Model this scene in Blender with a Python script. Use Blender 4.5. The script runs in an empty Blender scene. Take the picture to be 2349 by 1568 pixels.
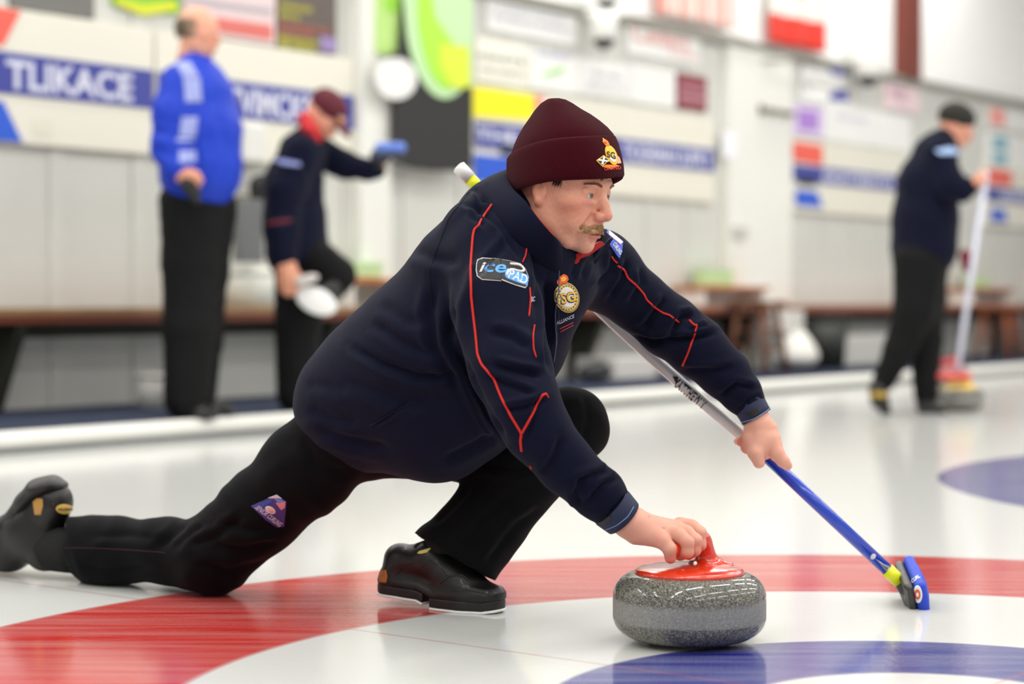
import bpy, bmesh, math, random
import numpy as np
from mathutils import Vector, Matrix
from mathutils.bvhtree import BVHTree
from mathutils.geometry import tessellate_polygon

S = bpy.context.scene
COL = S.collection
# ---------------------------------------------------------------- camera
FPX, CU, CV, CAMH = 4370.0, 1174.5, 784.0, 0.643
PITCH = math.atan((CV - 688.0) / FPX)
cam = bpy.data.cameras.new('camera'); camo = bpy.data.objects.new('camera', cam); COL.objects.link(camo)
camo.location = (0, 0, CAMH); camo.rotation_euler = (math.pi / 2 - PITCH, 0, 0)
cam.sensor_fit = 'HORIZONTAL'; cam.sensor_width = 36.0; cam.lens = FPX / 2349 * 36.0
cam.clip_start = 0.05; cam.clip_end = 200
cam.dof.use_dof = True; cam.dof.focus_distance = 3.72; cam.dof.aperture_fstop = 1.9
S.camera = camo
# ---------------------------------------------------------------- world, lights, exposure
W = bpy.data.worlds.new('hall_ambient_fill'); S.world = W; W.use_nodes = True  # even ambient fill added around the hall, no daylight source
W.node_tree.nodes['Background'].inputs[0].default_value = (1.0, 0.995, 0.985, 1)
W.node_tree.nodes['Background'].inputs[1].default_value = 1.05
S.view_settings.view_transform = 'Standard'; S.view_settings.look = 'None'
S.view_settings.exposure = -0.68; S.view_settings.gamma = 1.0; S.view_settings.use_curve_mapping = False
FWD = Vector((.847, -.531, 0)); LFT = Vector((.531, .847, 0))      # along the sheet / across it
WD = Vector((.605, .796, 0)); WN = Vector((.796, -.605, 0))        # along the end wall / out of it
def tube(loc, ang, sx, sy, e, color=(1, .985, .965)):
    l = bpy.data.lights.new('fluorescent_light', 'AREA'); l.shape = 'RECTANGLE'; l.size = sx; l.size_y = sy
    l.energy = e; l.color = color
    o = bpy.data.objects.new('fluorescent_light', l); COL.objects.link(o)
    o.location = loc; o.rotation_euler = (0, 0, ang); return o
for i in range(-2, 6):
    for j in range(-2, 3):
        p = Vector((.6, 3.6, 4.55)) + WD * (i * 2.6) + WN * (j * 2.8)
        tube(p, math.atan2(WD.y, WD.x), 1.9, .22, 58)

# ---------------------------------------------------------------- helpers
def lin(c):
    return tuple(((x / 255) / 12.92 if x / 255 <= .04045 else ((x / 255 + .055) / 1.055) ** 2.4) for x in c)
MATS = {}
def mat(name, c, rough=.6, spec=.5, metal=0, bump=None, coat=0, attr=False, var=None, sheen=0, sss=0, emit=0):
    """c is an sRGB 0-255 colour; bump=(scale,strength); var=(scale,amount) value variation"""
    if name in MATS: return MATS[name]
    m = bpy.data.materials.new(name); m.use_nodes = True; nt = m.node_tree; b = nt.nodes['Principled BSDF']
    col = lin(c) + (1,)
    b.inputs['Base Color'].default_value = col; b.inputs['Roughness'].default_value = rough
    b.inputs['Specular IOR Level'].default_value = spec; b.inputs['Metallic'].default_value = metal
    b.inputs['Coat Weight'].default_value = coat; b.inputs['Coat Roughness'].default_value = .08
    if sheen: b.inputs['Sheen Weight'].default_value = sheen; b.inputs['Sheen Roughness'].default_value = .5
    if sss:
        b.inputs['Subsurface Weight'].default_value = sss; b.inputs['Subsurface Radius'].default_value = (1, .35, .2)
        b.inputs['Subsurface Scale'].default_value = .004
    tc = nt.nodes.new('ShaderNodeTexCoord')
    if attr:
        a = nt.nodes.new('ShaderNodeAttribute'); a.attribute_name = 'Col'; nt.links.new(a.outputs['Color'], b.inputs['Base Color'])
    if var:
        n = nt.nodes.new('ShaderNodeTexNoise'); n.inputs['Scale'].default_value = var[0]; n.inputs['Detail'].default_value = 4
        nt.links.new(tc.outputs['Object'], n.inputs['Vector'])
        mr = nt.nodes.new('ShaderNodeMapRange'); mr.inputs['From Min'].default_value = .3; mr.inputs['From Max'].default_value = .7
        mr.inputs['To Min'].default_value = 1 - var[1]; mr.inputs['To Max'].default_value = 1 + var[1]
        nt.links.new(n.outputs['Fac'], mr.inputs['Value'])
        mx = nt.nodes.new('ShaderNodeVectorMath'); mx.operation = 'SCALE'
        if attr: nt.links.new(a.outputs['Color'], mx.inputs[0])
        else: mx.inputs[0].default_value = col[:3]
        nt.links.new(mr.outputs[0], mx.inputs['Scale']); nt.links.new(mx.outputs[0], b.inputs['Base Color'])
    if bump:
        n2 = nt.nodes.new('ShaderNodeTexNoise'); n2.inputs['Scale'].default_value = bump[0]; n2.inputs['Detail'].default_value = 3
        nt.links.new(tc.outputs['Object'], n2.inputs['Vector'])
        bp = nt.nodes.new('ShaderNodeBump'); bp.inputs['Strength'].default_value = bump[1]; bp.inputs['Distance'].default_value = .002
        nt.links.new(n2.outputs['Fac'], bp.inputs['Height']); nt.links.new(bp.outputs[0], b.inputs['Normal'])
    if emit:
        b.inputs['Emission Color'].default_value = col; b.inputs['Emission Strength'].default_value = emit
    MATS[name] = m
    return m

def tag(o, label=None, cat=None, group=None, kind=None):
    if label: o['label'] = label
    if cat: o['category'] = cat
    if group: o['group'] = group
    if kind: o['kind'] = kind
    return o
def empty(name, loc, label, cat, group=None):
    o = bpy.data.objects.new(name, None); COL.objects.link(o); o.location = loc; o.empty_display_size = .1
    return tag(o, label, cat, group)
def link(name, me, mats, parent=None, smooth=False):
    for m in (mats if isinstance(mats, (list, tuple)) else [mats]):
        if m: me.materials.append(m)
    if smooth: me.polygons.foreach_set('use_smooth', [True] * len(me.polygons))
    o = bpy.data.objects.new(name, me); COL.objects.link(o)
    if parent is not None:
        o.parent = parent
        if parent.type == 'EMPTY': o.matrix_parent_inverse = Matrix.Translation(-parent.location)
    return o
def pd(name, verts, faces, mats, parent=None, smooth=False):
    me = bpy.data.meshes.new(name)
    me.from_pydata([tuple(map(float, v)) for v in verts], [], [tuple(map(int, f)) for f in faces]); me.update()
    return link(name, me, mats, parent, smooth)
def frombm(name, bm, mats, parent=None, smooth=False):
    bmesh.ops.recalc_face_normals(bm, faces=bm.faces)
    me = bpy.data.meshes.new(name); bm.to_mesh(me); bm.free()
    return link(name, me, mats, parent, smooth)
def solid(o, t, off=-1, rim=None):
    m = o.modifiers.new('thickness', 'SOLIDIFY'); m.thickness = t; m.offset = off
    if rim is not None: m.material_offset = rim
    return o

def frame(x, z):
    """rotation matrix with local x and approx z"""
    x = Vector(x).normalized(); y = Vector(z).cross(x).normalized(); z = x.cross(y)
    return Matrix((x, y, z)).transposed()
def bm_box(bm, c, size, R=None, bevel=0, taper=1.0, seg=2):
    """c centre; size full extents; R 3x3"""
    t = bmesh.new(); bmesh.ops.create_cube(t, size=1)
    for v in t.verts:
        k = taper if v.co.z < 0 else 1
        v.co = Vector((v.co.x * size[0] * k, v.co.y * size[1] * k, v.co.z * size[2]))
    if bevel: bmesh.ops.bevel(t, geom=list(t.edges), offset=bevel, segments=seg, profile=.5, affect='EDGES')
    for v in t.verts:
        v.co = (R @ v.co if R is not None else v.co) + Vector(c)
    me = bpy.data.meshes.new('t'); t.to_mesh(me); t.free(); bm.from_mesh(me); bpy.data.meshes.remove(me)
def box(name, c, size, mats, parent=None, R=None, bevel=0, taper=1.0, seg=2):
    bm = bmesh.new(); bm_box(bm, c, size, R, bevel, taper, seg)
    return frombm(name, bm, mats, parent)
def ring_loft(rings, close=True, cap=True):
    """rings: list of lists of points, same count"""
    n = len(rings[0]); V = [p for r in rings for p in r]; F = []
    for i in range(len(rings) - 1):
        for j in range(n if close else n - 1):
            k = (j + 1) % n; F.append((i * n + j, i * n + k, (i + 1) * n + k, (i + 1) * n + j))
    if cap and close:
        F.append(tuple(range(n))[::-1]); F.append(tuple((len(rings) - 1) * n + j for j in range(n)))
    return V, F
def lathe(name, prof, mats, c=(0, 0, 0), parent=None, n=64, R=None, smooth=True, cap=False):
    rings = []
    for r, z in prof:
        rings.append([Vector(c) + (R @ Vector((r * math.cos(a), r * math.sin(a), z)) if R else Vector((r * math.cos(a), r * math.sin(a), z)))
                      for a in [2 * math.pi * i / n for i in range(n)]])
    V, F = ring_loft(rings, True, cap)
    o = pd(name, V, F, mats, parent, smooth)
    return o
def tubepts(pts, rad, n=10, cap=True):
    pts = [Vector(p) for p in pts]; rings = []; up = None
    for i, p in enumerate(pts):
        t = (pts[min(i + 1, len(pts) - 1)] - pts[max(i - 1, 0)]).normalized()
        if up is None: up = Vector((0, 0, 1)) if abs(t.z) < .9 else Vector((1, 0, 0))
        a = t.cross(up).normalized(); b = a.cross(t).normalized(); up = b
        r = rad[i] if isinstance(rad, (list, tuple)) else rad
        rings.append([p + (a * math.cos(q) + b * math.sin(q)) * r for q in [2 * math.pi * k / n for k in range(n)]])
    return ring_loft(rings, True, cap)
def tubeo(name, pts, rad, mats, parent=None, n=10, smooth=True):
    V, F = tubepts(pts, rad, n); return pd(name, V, F, mats, parent, smooth)
def joinVF(lst):
    V = []; F = []
    for v, f in lst:
        b = len(V); V += list(v); F += [tuple(i + b for i in q) for q in f]
    return V, F

# pixel of the photograph + distance -> a point of the place
cp, sp = math.cos(PITCH), math.sin(PITCH)
def ray(u, v):
    a = (u - CU) / FPX; b = (CV - v) / FPX
    return Vector((a, cp + b * sp, -sp + b * cp))
def P(u, v, Y):
    d = ray(u, v); return Vector((0, 0, CAMH)) + d * (Y / d.y)
def onice(u, v, z=0):
    d = ray(u, v); return Vector((0, 0, CAMH)) + d * ((z - CAMH) / d.z)
def pix(p):
    x, y, z = p[0], p[1], p[2] - CAMH
    dz = y * cp - z * sp; up = y * sp + z * cp
    return CU + FPX * x / dz, CV - FPX * up / dz

# ---------------------------------------------------------------- smooth solid modelling (signed distance -> mesh)
class Field:
    def __init__(s, lo, hi, h):
        s.h = h; s.lo = np.array(lo, float); s.n = (np.ceil((np.array(hi, float) - s.lo) / h).astype(int) + 1)
        s.v = np.full(tuple(s.n), 10.0, np.float32)
        s.ax = [(s.lo[i] + h * np.arange(s.n[i])).astype(np.float32) for i in range(3)]
    def sl(s, lo, hi):
        a = np.maximum(np.floor((np.array(lo) - s.lo) / s.h).astype(int), 0)
        b = np.minimum(np.ceil((np.array(hi) - s.lo) / s.h).astype(int) + 1, s.n)
        return tuple(slice(a[i], max(b[i], a[i])) for i in range(3))
    def op(s, prim, k=.01, mode='add'):
        fn, lo, hi = prim; pad = k + 3 * s.h
        q = s.sl(np.array(lo) - pad, np.array(hi) + pad)
        v = s.v[q]
        if v.size == 0: return
        X, Y, Z = np.meshgrid(s.ax[0][q[0]], s.ax[1][q[1]], s.ax[2][q[2]], indexing='ij', sparse=True)
        d = fn(X, Y, Z)
        if mode == 'add':
            h = np.clip(.5 + .5 * (v - d) / k, 0, 1); s.v[q] = v + (d - v) * h - k * h * (1 - h)
        else:
            d = -d; h = np.clip(.5 - .5 * (v - d) / k, 0, 1); s.v[q] = v + (d - v) * h + k * h * (1 - h)
    def adds(s, prims, k=.01):
        for p in prims: s.op(p, k)
    def subs(s, prims, k=.004):
        for p in prims: s.op(p, k, 'sub')
    def mesh(s):
        v = s.v; ins = v < 0; nx, ny, nz = v.shape
        c = ins[:-1, :-1, :-1].astype(np.int8)
        off = [(i, j, k) for i in (0, 1) for j in (0, 1) for k in (0, 1)]
        tot = np.zeros((nx - 1, ny - 1, nz - 1), np.int8)
        for i, j, k in off: tot += ins[i:nx - 1 + i, j:ny - 1 + j, k:nz - 1 + k]
        act = (tot > 0) & (tot < 8)
        idx = np.argwhere(act); m = len(idx); ids = np.full(act.shape, -1, np.int64); ids[act] = np.arange(m)
        acc = np.zeros((m, 3)); cnt = np.zeros(m)
        for a in range(3):
            for i in (0, 1):
                for j in (0, 1):
                    o0 = [0, 0, 0]; o = [x for x in range(3) if x != a]; o0[o[0]] = i; o0[o[1]] = j
                    o1 = list(o0); o1[a] = 1
                    p0 = idx + o0; p1 = idx + o1
                    v0 = v[p0[:, 0], p0[:, 1], p0[:, 2]]; v1 = v[p1[:, 0], p1[:, 1], p1[:, 2]]
                    w = (v0 < 0) != (v1 < 0); t = np.where(w, v0 / np.where(w, v0 - v1, 1), 0)
                    t = np.clip(t, 0, 1); pt = p0.astype(float); pt[:, a] += t
                    acc[w] += pt[w]; cnt[w] += 1
        V = s.lo + s.h * acc / cnt[:, None]
        Q = []
        for a in range(3):
            b, c2 = (a + 1) % 3, (a + 2) % 3
            sl0 = [slice(None)] * 3; sl1 = [slice(None)] * 3
            sl0[a] = slice(0, -1); sl1[a] = slice(1, None)
            e = ins[tuple(sl0)] != ins[tuple(sl1)]
            pos = np.argwhere(e); pos = pos[(pos[:, b] > 0) & (pos[:, c2] > 0) & (pos[:, b] < v.shape[b] - 1) & (pos[:, c2] < v.shape[c2] - 1)]
            inn = ins[pos[:, 0], pos[:, 1], pos[:, 2]]
            def cell(db, dc):
                q = pos.copy(); q[:, b] -= db; q[:, c2] -= dc; return ids[q[:, 0], q[:, 1], q[:, 2]]
            quad = np.stack([cell(1, 1), cell(0, 1), cell(0, 0), cell(1, 0)], 1)
            quad[~inn] = quad[~inn][:, ::-1]
            Q.append(quad)
        Q = np.concatenate(Q); Q = Q[(Q >= 0).all(1)]
        return V, Q
def smooth_vq(V, Q, it=2, lam=.5):
    for _ in range(it):
        acc = np.zeros_like(V); cnt = np.zeros(len(V))
        for a, b in ((0, 1), (1, 2), (2, 3), (3, 0)):
            np.add.at(acc, Q[:, a], V[Q[:, b]]); np.add.at(acc, Q[:, b], V[Q[:, a]])
            np.add.at(cnt, Q[:, a], 1); np.add.at(cnt, Q[:, b], 1)
        V = V + lam * (acc / np.maximum(cnt, 1)[:, None] - V)
    return V
def vnormals(V, Q):
    n = np.cross(V[Q[:, 2]] - V[Q[:, 0]], V[Q[:, 3]] - V[Q[:, 1]])
    N = np.zeros_like(V)
    for i in range(4): np.add.at(N, Q[:, i], n)
    return N / np.maximum(np.linalg.norm(N, axis=1), 1e-12)[:, None]
def qmesh(name, V, Q, mats, parent=None, mi=None):
    me = bpy.data.meshes.new(name)
    me.vertices.add(len(V)); me.vertices.foreach_set('co', np.asarray(V, np.float32).ravel())
    me.loops.add(len(Q) * 4); me.loops.foreach_set('vertex_index', np.asarray(Q, np.int32).ravel())
    me.polygons.add(len(Q)); me.polygons.foreach_set('loop_start', np.arange(0, len(Q) * 4, 4, dtype=np.int32))
    me.polygons.foreach_set('use_smooth', np.ones(len(Q), bool))
    me.update(calc_edges=True); me.validate()
    o = link(name, me, mats, parent)
    if mi is not None: me.polygons.foreach_set('material_index', np.asarray(mi, np.int32))
    return o
def colattr(o, C):
    a = o.data.color_attributes.new('Col', 'FLOAT_COLOR', 'POINT')
    a.data.foreach_set('color', np.concatenate([C, np.ones((len(C), 1))], 1).astype(np.float32).ravel())

# primitives: (function, bbox lo, bbox hi)
def cone(a, b, ra, rb=None, sc=(1, 1, 1), cut=None):
    """tapered capsule; sc stretches it along world axes; cut=(point, normal) keeps the side away from normal"""
    rb = ra if rb is None else rb
    a = np.array(a, float); b = np.array(b, float); sc = np.array(sc, float)
    A = a / sc; B = b / sc; d = B - A; L = max(float(d @ d), 1e-12); ms = float(sc.min())
    def fn(X, Y, Z):
        x, y, z = X / np.float32(sc[0]), Y / np.float32(sc[1]), Z / np.float32(sc[2])
        t = np.clip(((x - A[0]) * d[0] + (y - A[1]) * d[1] + (z - A[2]) * d[2]) / L, 0, 1)
        q = np.sqrt((x - A[0] - t * d[0]) ** 2 + (y - A[1] - t * d[1]) ** 2 + (z - A[2] - t * d[2]) ** 2) - (ra + (rb - ra) * t)
        q = q * ms
        if cut is not None:
            c, n = cut; q = np.maximum(q, (X - c[0]) * n[0] + (Y - c[1]) * n[1] + (Z - c[2]) * n[2])
        return q.astype(np.float32)
    r = max(ra, rb) * sc
    return fn, np.minimum(a, b) - r, np.maximum(a, b) + r
def ell(c, r, R=None):
    c = np.array(c, float); r = np.array(r, float)
    M = np.eye(3) if R is None else np.array(R)      # columns = local axes
    def fn(X, Y, Z):
        x, y, z = X - c[0], Y - c[1], Z - c[2]
        l = [x * M[0, i] + y * M[1, i] + z * M[2, i] for i in range(3)]
        k0 = np.sqrt(sum((l[i] / r[i]) ** 2 for i in range(3))); k1 = np.sqrt(sum((l[i] / r[i] ** 2) ** 2 for i in range(3))) + 1e-9
        return (k0 * (k0 - 1) / k1).astype(np.float32)
    m = r.max(); return fn, c - m, c + m
def rbox(c, half, R, rad):
    c = np.array(c, float); M = np.array(R); half = np.array(half, float) - rad
    def fn(X, Y, Z):
        x, y, z = X - c[0], Y - c[1], Z - c[2]
        q = [np.abs(x * M[0, i] + y * M[1, i] + z * M[2, i]) - half[i] for i in range(3)]
        o = np.sqrt(sum(np.maximum(t, 0) ** 2 for t in q)); i2 = np.minimum(np.maximum(np.maximum(q[0], q[1]), q[2]), 0)
        return (o + i2 - rad).astype(np.float32)
    m = np.linalg.norm(half + rad); return fn, c - m, c + m
def pch(pts, sc=(1, 1, 1), cut=None):
    """chain of tapered capsules from (u, v, Y, radius in pixels)"""
    out = []
    for (u, v, Y, r), (u2, v2, Y2, r2) in zip(pts[:-1], pts[1:]):
        out.append(cone(P(u, v, Y), P(u2, v2, Y2), r * Y / FPX, r2 * Y2 / FPX, sc, cut))
    return out
def pell(u, v, Y, ru, rv, rd, rot=0):
    """ellipsoid: pixel radii ru, rv, depth radius rd (m), in-image rotation (deg)"""
    k = Y / FPX; a = math.radians(rot)
    R = np.array([[math.cos(a), 0, math.sin(a)], [0, 1, 0], [-math.sin(a), 0, math.cos(a)]])
    return ell(P(u, v, Y), (ru * k, rd, rv * k), R)
def bounds(prims, pad=.03):
    lo = np.min([p[1] for p in prims], 0) - pad; hi = np.max([p[2] for p in prims], 0) + pad
    return lo, hi
def sdfo(name, prims, k, h, mats, parent=None, sub=(), smooth=1, ksub=.004):
    lo, hi = bounds(prims); f = Field(lo, hi, h); f.adds(prims, k); f.subs(list(sub), ksub)
    V, Q = f.mesh(); V = smooth_vq(V, Q, smooth)
    return qmesh(name, V, Q, mats, parent)

# folds: sculpting strokes along image polylines on the side that faces the camera
def seg_dist(U, Vv, pl):
    best = np.full(U.shape, 1e9); par = np.zeros(U.shape); acc = 0; side = np.zeros(U.shape)
    tot = sum(math.hypot(b[0] - a[0], b[1] - a[1]) for a, b in zip(pl[:-1], pl[1:]))
    for a, b in zip(pl[:-1], pl[1:]):
        dx, dy = b[0] - a[0], b[1] - a[1]; L = math.hypot(dx, dy)
        t = np.clip(((U - a[0]) * dx + (Vv - a[1]) * dy) / L ** 2, 0, 1)
        ex, ey = U - a[0] - t * dx, Vv - a[1] - t * dy
        d = np.hypot(ex, ey); w = d < best
        best[w] = d[w]; par[w] = ((acc + t * L) / tot)[w]; side[w] = np.sign(dx * ey - dy * ex)[w]; acc += L
    return best, par, side
def folds(V, Q, strokes):
    """stroke = (polyline, width px, depth m): a furrow with a raised lip on one side"""
    N = vnormals(V, Q)
    x, y, z = V[:, 0], V[:, 1], V[:, 2] - CAMH
    dz = y * cp - z * sp; up = y * sp + z * cp
    U = CU + FPX * x / dz; Vv = CV - FPX * up / dz
    toC = -V + np.array([0, 0, CAMH]); toC /= np.linalg.norm(toC, axis=1)[:, None]
    face = np.clip((N * toC).sum(1) * 3, 0, 1)
    D = np.zeros(len(V))
    for pl, w, dep in strokes:
        d, t, s = seg_dist(U, Vv, pl)
        fade = np.clip(np.sin(np.pi * np.clip(t, .02, .98)) * 2, 0, 1)
        g = np.exp(-(d / w) ** 2) - .55 * np.exp(-((d - 1.9 * w) / (1.1 * w)) ** 2) * (s > 0)
        D += -dep * g * fade
    return V + N * (D * face)[:, None]

# things laid onto a surface
def bvh_of(*objs):
    Vs = []; Fs = []
    for o in objs:
        b = len(Vs); mw = o.matrix_world
        Vs += [v.co.copy() for v in o.data.vertices]; Fs += [tuple(i + b for i in p.vertices) for p in o.data.polygons]
    return BVHTree.FromPolygons(Vs, Fs)
def cast(bvh, u, v, off=.001):
    o = Vector((0, 0, CAMH)); d = ray(u, v).normalized(); h, n, i, t = bvh.ray_cast(o, d)
    if h is None:
        h, n, i, t = bvh.find_nearest(P(u, v, 3.8))
        if n.dot(d) > 0: n = -n
        return h + n * off
    if n.dot(d) > 0: n = -n
    return h + n * off
def piping(name, bvh, pl, rpx, m, parent, off=.0008):
    pts = []
    for a, b in zip(pl[:-1], pl[1:]):
        L = math.hypot(b[0] - a[0], b[1] - a[1]); n = max(1, int(L / 5))
        for i in range(n): pts.append(cast(bvh, a[0] + (b[0] - a[0]) * i / n, a[1] + (b[1] - a[1]) * i / n, off))
    pts.append(cast(bvh, pl[-1][0], pl[-1][1], off))
    q = [pts[0]]
    for i in range(1, len(pts) - 1): q.append((pts[i - 1] + pts[i] * 2 + pts[i + 1]) / 4)
    q.append(pts[-1])
    V, F = tubepts(q, rpx * 3.7 / FPX, 6)
    return V, F
def patch_vf(bvh, poly, off, step=2.5):
    """convex polygon in pixels draped over the surface"""
    us = [p[0] for p in poly]; vs = [p[1] for p in poly]
    bm = bmesh.new(); nx = max(1, int((max(us) - min(us)) / step)); ny = max(1, int((max(vs) - min(vs)) / step))
    bmesh.ops.create_grid(bm, x_segments=nx, y_segments=ny, size=.5)
    cx, cy = (max(us) + min(us)) / 2, (max(vs) + min(vs)) / 2
    for w in bm.verts: w.co = Vector((cx + w.co.x * (max(us) - min(us)), cy + w.co.y * (max(vs) - min(vs)), 0))
    mx = sum(us) / len(us); my = sum(vs) / len(vs)
    for a, b in zip(poly, poly[1:] + poly[:1]):
        n = Vector((b[1] - a[1], a[0] - b[0], 0)); 
        if n.length < 1e-6: continue
        if n.x * (mx - a[0]) + n.y * (my - a[1]) > 0: n = -n
        bmesh.ops.bisect_plane(bm, geom=bm.verts[:] + bm.edges[:] + bm.faces[:], plane_co=(a[0], a[1], 0), plane_no=n, clear_outer=True)
    bm.verts.index_update()
    V = [cast(bvh, w.co.x, w.co.y, off) for w in bm.verts]; F = [[w.index for w in f.verts] for f in bm.faces]
    bm.free(); return V, F
def patch(name, bvh, poly, off, m, parent, step=2.5, t=.0006):
    V, F = patch_vf(bvh, poly, off, step) if not isinstance(poly[0], list) else joinVF([patch_vf(bvh, q, off, step) for q in poly]); o = pd(name, V, F, m, parent, True); solid(o, t, 0); return o
def disc(cx, cy, rx, ry, rot=0, n=40):
    a = math.radians(rot)
    return [(cx + rx * math.cos(q) * math.cos(a) - ry * math.sin(q) * math.sin(a), cy + rx * math.cos(q) * math.sin(a) + ry * math.sin(q) * math.cos(a))
            for q in [2 * math.pi * i / n for i in range(n)]]
def text2d(s, bold=0, shear=0, spacing=1.0):
    c = bpy.data.curves.new('t', 'FONT'); c.body = s; c.size = 1; c.resolution_u = 3; c.offset = bold; c.shear = shear
    c.space_character = spacing; c.align_x = 'LEFT'
    o = bpy.data.objects.new('t', c); COL.objects.link(o); dg = bpy.context.evaluated_depsgraph_get()
    me = bpy.data.meshes.new_from_object(o.evaluated_get(dg)); bpy.data.objects.remove(o); bpy.data.curves.remove(c)
    bm = bmesh.new(); bm.from_mesh(me); bpy.data.meshes.remove(me); bmesh.ops.triangulate(bm, faces=bm.faces[:])
    V = [(v.co.x, v.co.y) for v in bm.verts]; F = [[v.index for v in f.verts] for f in bm.faces]; bm.free()
    x0 = min(v[0] for v in V); x1 = max(v[0] for v in V); y0 = min(v[1] for v in V); y1 = max(v[1] for v in V)
    return [((v[0] - x0) / (x1 - x0), (v[1] - y0) / (y1 - y0)) for v in V], F
def text_quad(s, quad, bold=0, shear=0, spacing=1.0):
    """text fitted in a quad: bottom-left, bottom-right, top-right, top-left; returns 2D verts, faces"""
    V, F = text2d(s, bold, shear, spacing); (a, b, c, d) = [Vector(q) for q in quad]
    return [tuple((a * (1 - x) + b * x) * (1 - y) + (d * (1 - x) + c * x) * y) for x, y in V], F
def text_on(name, bvh, s, quad, off, m, parent, bold=0, shear=0, spacing=1.0):
    V, F = text_quad(s, quad, bold, shear, spacing)
    return solid(pd(name, [cast(bvh, x, y, off) for x, y in V], F, m, parent), .0005, 0)
# ================================================================ THE HALL
# ice: painted rings of the houses under a glossy pebbled surface
HOUSE = Vector((.655, 2.976, 0)); PITCHW = 4.42
def ice_material():
    m = bpy.data.materials.new('painted_ice'); m.use_nodes = True; nt = m.node_tree; L = nt.links; b = nt.nodes['Principled BSDF']
    geo = nt.nodes.new('ShaderNodeNewGeometry')
    def dot(vec, v3, c0):
        d = nt.nodes.new('ShaderNodeVectorMath'); d.operation = 'DOT_PRODUCT'; L.new(geo.outputs['Position'], d.inputs[0]); d.inputs[1].default_value = v3
        s = nt.nodes.new('ShaderNodeMath'); s.operation = 'SUBTRACT'; L.new(d.outputs['Value'], s.inputs[0]); s.inputs[1].default_value = c0
        return s.outputs[0]
    def math_(op, a, bb=None, c=None):
        n = nt.nodes.new('ShaderNodeMath'); n.operation = op
        for i, x in enumerate((a, bb, c)):
            if x is None: continue
            if isinstance(x, (int, float)): n.inputs[i].default_value = x
            else: L.new(x, n.inputs[i])
        return n.outputs[0]
    across = dot(None, tuple(WD), HOUSE.dot(WD)); along = dot(None, tuple(WN), HOUSE.dot(WN))
    cell = math_('ROUND', math_('DIVIDE', across, PITCHW)); ax = math_('SUBTRACT', across, math_('MULTIPLY', cell, PITCHW))
    r = math_('SQRT', math_('ADD', math_('MULTIPLY', ax, ax), math_('MULTIPLY', along, along)))
    nz = nt.nodes.new('ShaderNodeTexNoise'); nz.inputs['Scale'].default_value = 1.0; nz.inputs['Detail'].default_value = 5
    mp = nt.nodes.new('ShaderNodeMapping'); mp.inputs['Rotation'].default_value = (0, 0, math.atan2(-FWD.y, FWD.x)); mp.inputs['Scale'].default_value = (1.6, 22, 1)
    L.new(geo.outputs['Position'], mp.inputs[0]); L.new(mp.outputs[0], nz.inputs['Vector'])
    def ramp(stops):
        cr = nt.nodes.new('ShaderNodeValToRGB'); cr.color_ramp.interpolation = 'LINEAR'; e = cr.color_ramp.elements
        while len(e) > 1: e.remove(e[0])
        e[0].position = 0; e[0].color = lin(stops[0][1]) + (1,)
        for p, c in stops[1:]:
            k = e.new(p); k.color = lin(c) + (1,)
        L.new(math_('DIVIDE', r, 2.5), cr.inputs[0]); return cr.outputs[0]
    w = (213, 214, 210); red = (190, 24, 14); blue = (26, 34, 130); ed = .004
    def rings(outer, inner):
        s = [(0, w)]
        for rr, a, bb in ((.30, w, inner), (.61, inner, w), (1.219, w, outer), (1.829, outer, w)):
            s += [(rr / 2.5 - ed / 2, a), (rr / 2.5 + ed / 2, bb)]
        return ramp(s)
    near = rings(red, blue); far = rings(blue, red)
    isnear = math_('COMPARE', cell, 0.0, .2)
    mix = nt.nodes.new('ShaderNodeMix'); mix.data_type = 'RGBA'; L.new(isnear, mix.inputs[0]); L.new(far, mix.inputs[6]); L.new(near, mix.inputs[7])
    # centre line (thin red) and tee line
    cl = math_('LESS_THAN', math_('ABSOLUTE', ax), .006); tl = math_('LESS_THAN', math_('ABSOLUTE', along), .006)
    ln = math_('MULTIPLY', math_('MAXIMUM', cl, tl), .3)
    m2 = nt.nodes.new('ShaderNodeMix'); m2.data_type = 'RGBA'; L.new(ln, m2.inputs[0]); L.new(mix.outputs[2], m2.inputs[6]); m2.inputs[7].default_value = lin((170, 60, 70)) + (1,)
    # paint laid down in streaks along the sheet
    mr = nt.nodes.new('ShaderNodeMapRange'); L.new(nz.outputs['Fac'], mr.inputs[0]); mr.inputs[1].default_value = .3; mr.inputs[2].default_value = .75
    mr.inputs[3].default_value = 0.0; mr.inputs[4].default_value = .24
    m3 = nt.nodes.new('ShaderNodeMix'); m3.data_type = 'RGBA'; L.new(mr.outputs[0], m3.inputs[0]); L.new(m2.outputs[2], m3.inputs[6]); m3.inputs[7].default_value = lin(w) + (1,)
    L.new(m3.outputs[2], b.inputs['Base Color'])
    b.inputs['Roughness'].default_value = .13; b.inputs['IOR'].default_value = 1.5; b.inputs['Specular IOR Level'].default_value = .5
    nb = nt.nodes.new('ShaderNodeTexNoise'); nb.inputs['Scale'].default_value = 60; nb.inputs['Detail'].default_value = 2; L.new(geo.outputs['Position'], nb.inputs['Vector'])
    bp = nt.nodes.new('ShaderNodeBump'); bp.inputs['Strength'].default_value = .06; bp.inputs['Distance'].default_value = .003
    L.new(nb.outputs['Fac'], bp.inputs['Height']); L.new(bp.outputs[0], b.inputs['Normal'])
    return m
def quadplane(name, c, ux, uy, hx, hy, m, kind='structure'):
    c = Vector(c); o = pd(name, [c - ux * hx - uy * hy, c + ux * hx - uy * hy, c + ux * hx + uy * hy, c - ux * hx + uy * hy], [(0, 1, 2, 3)], m)
    tag(o, kind=kind); return o
E0 = Vector((-2.146, 7.99, 0))                       # a point of the ice edge
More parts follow.
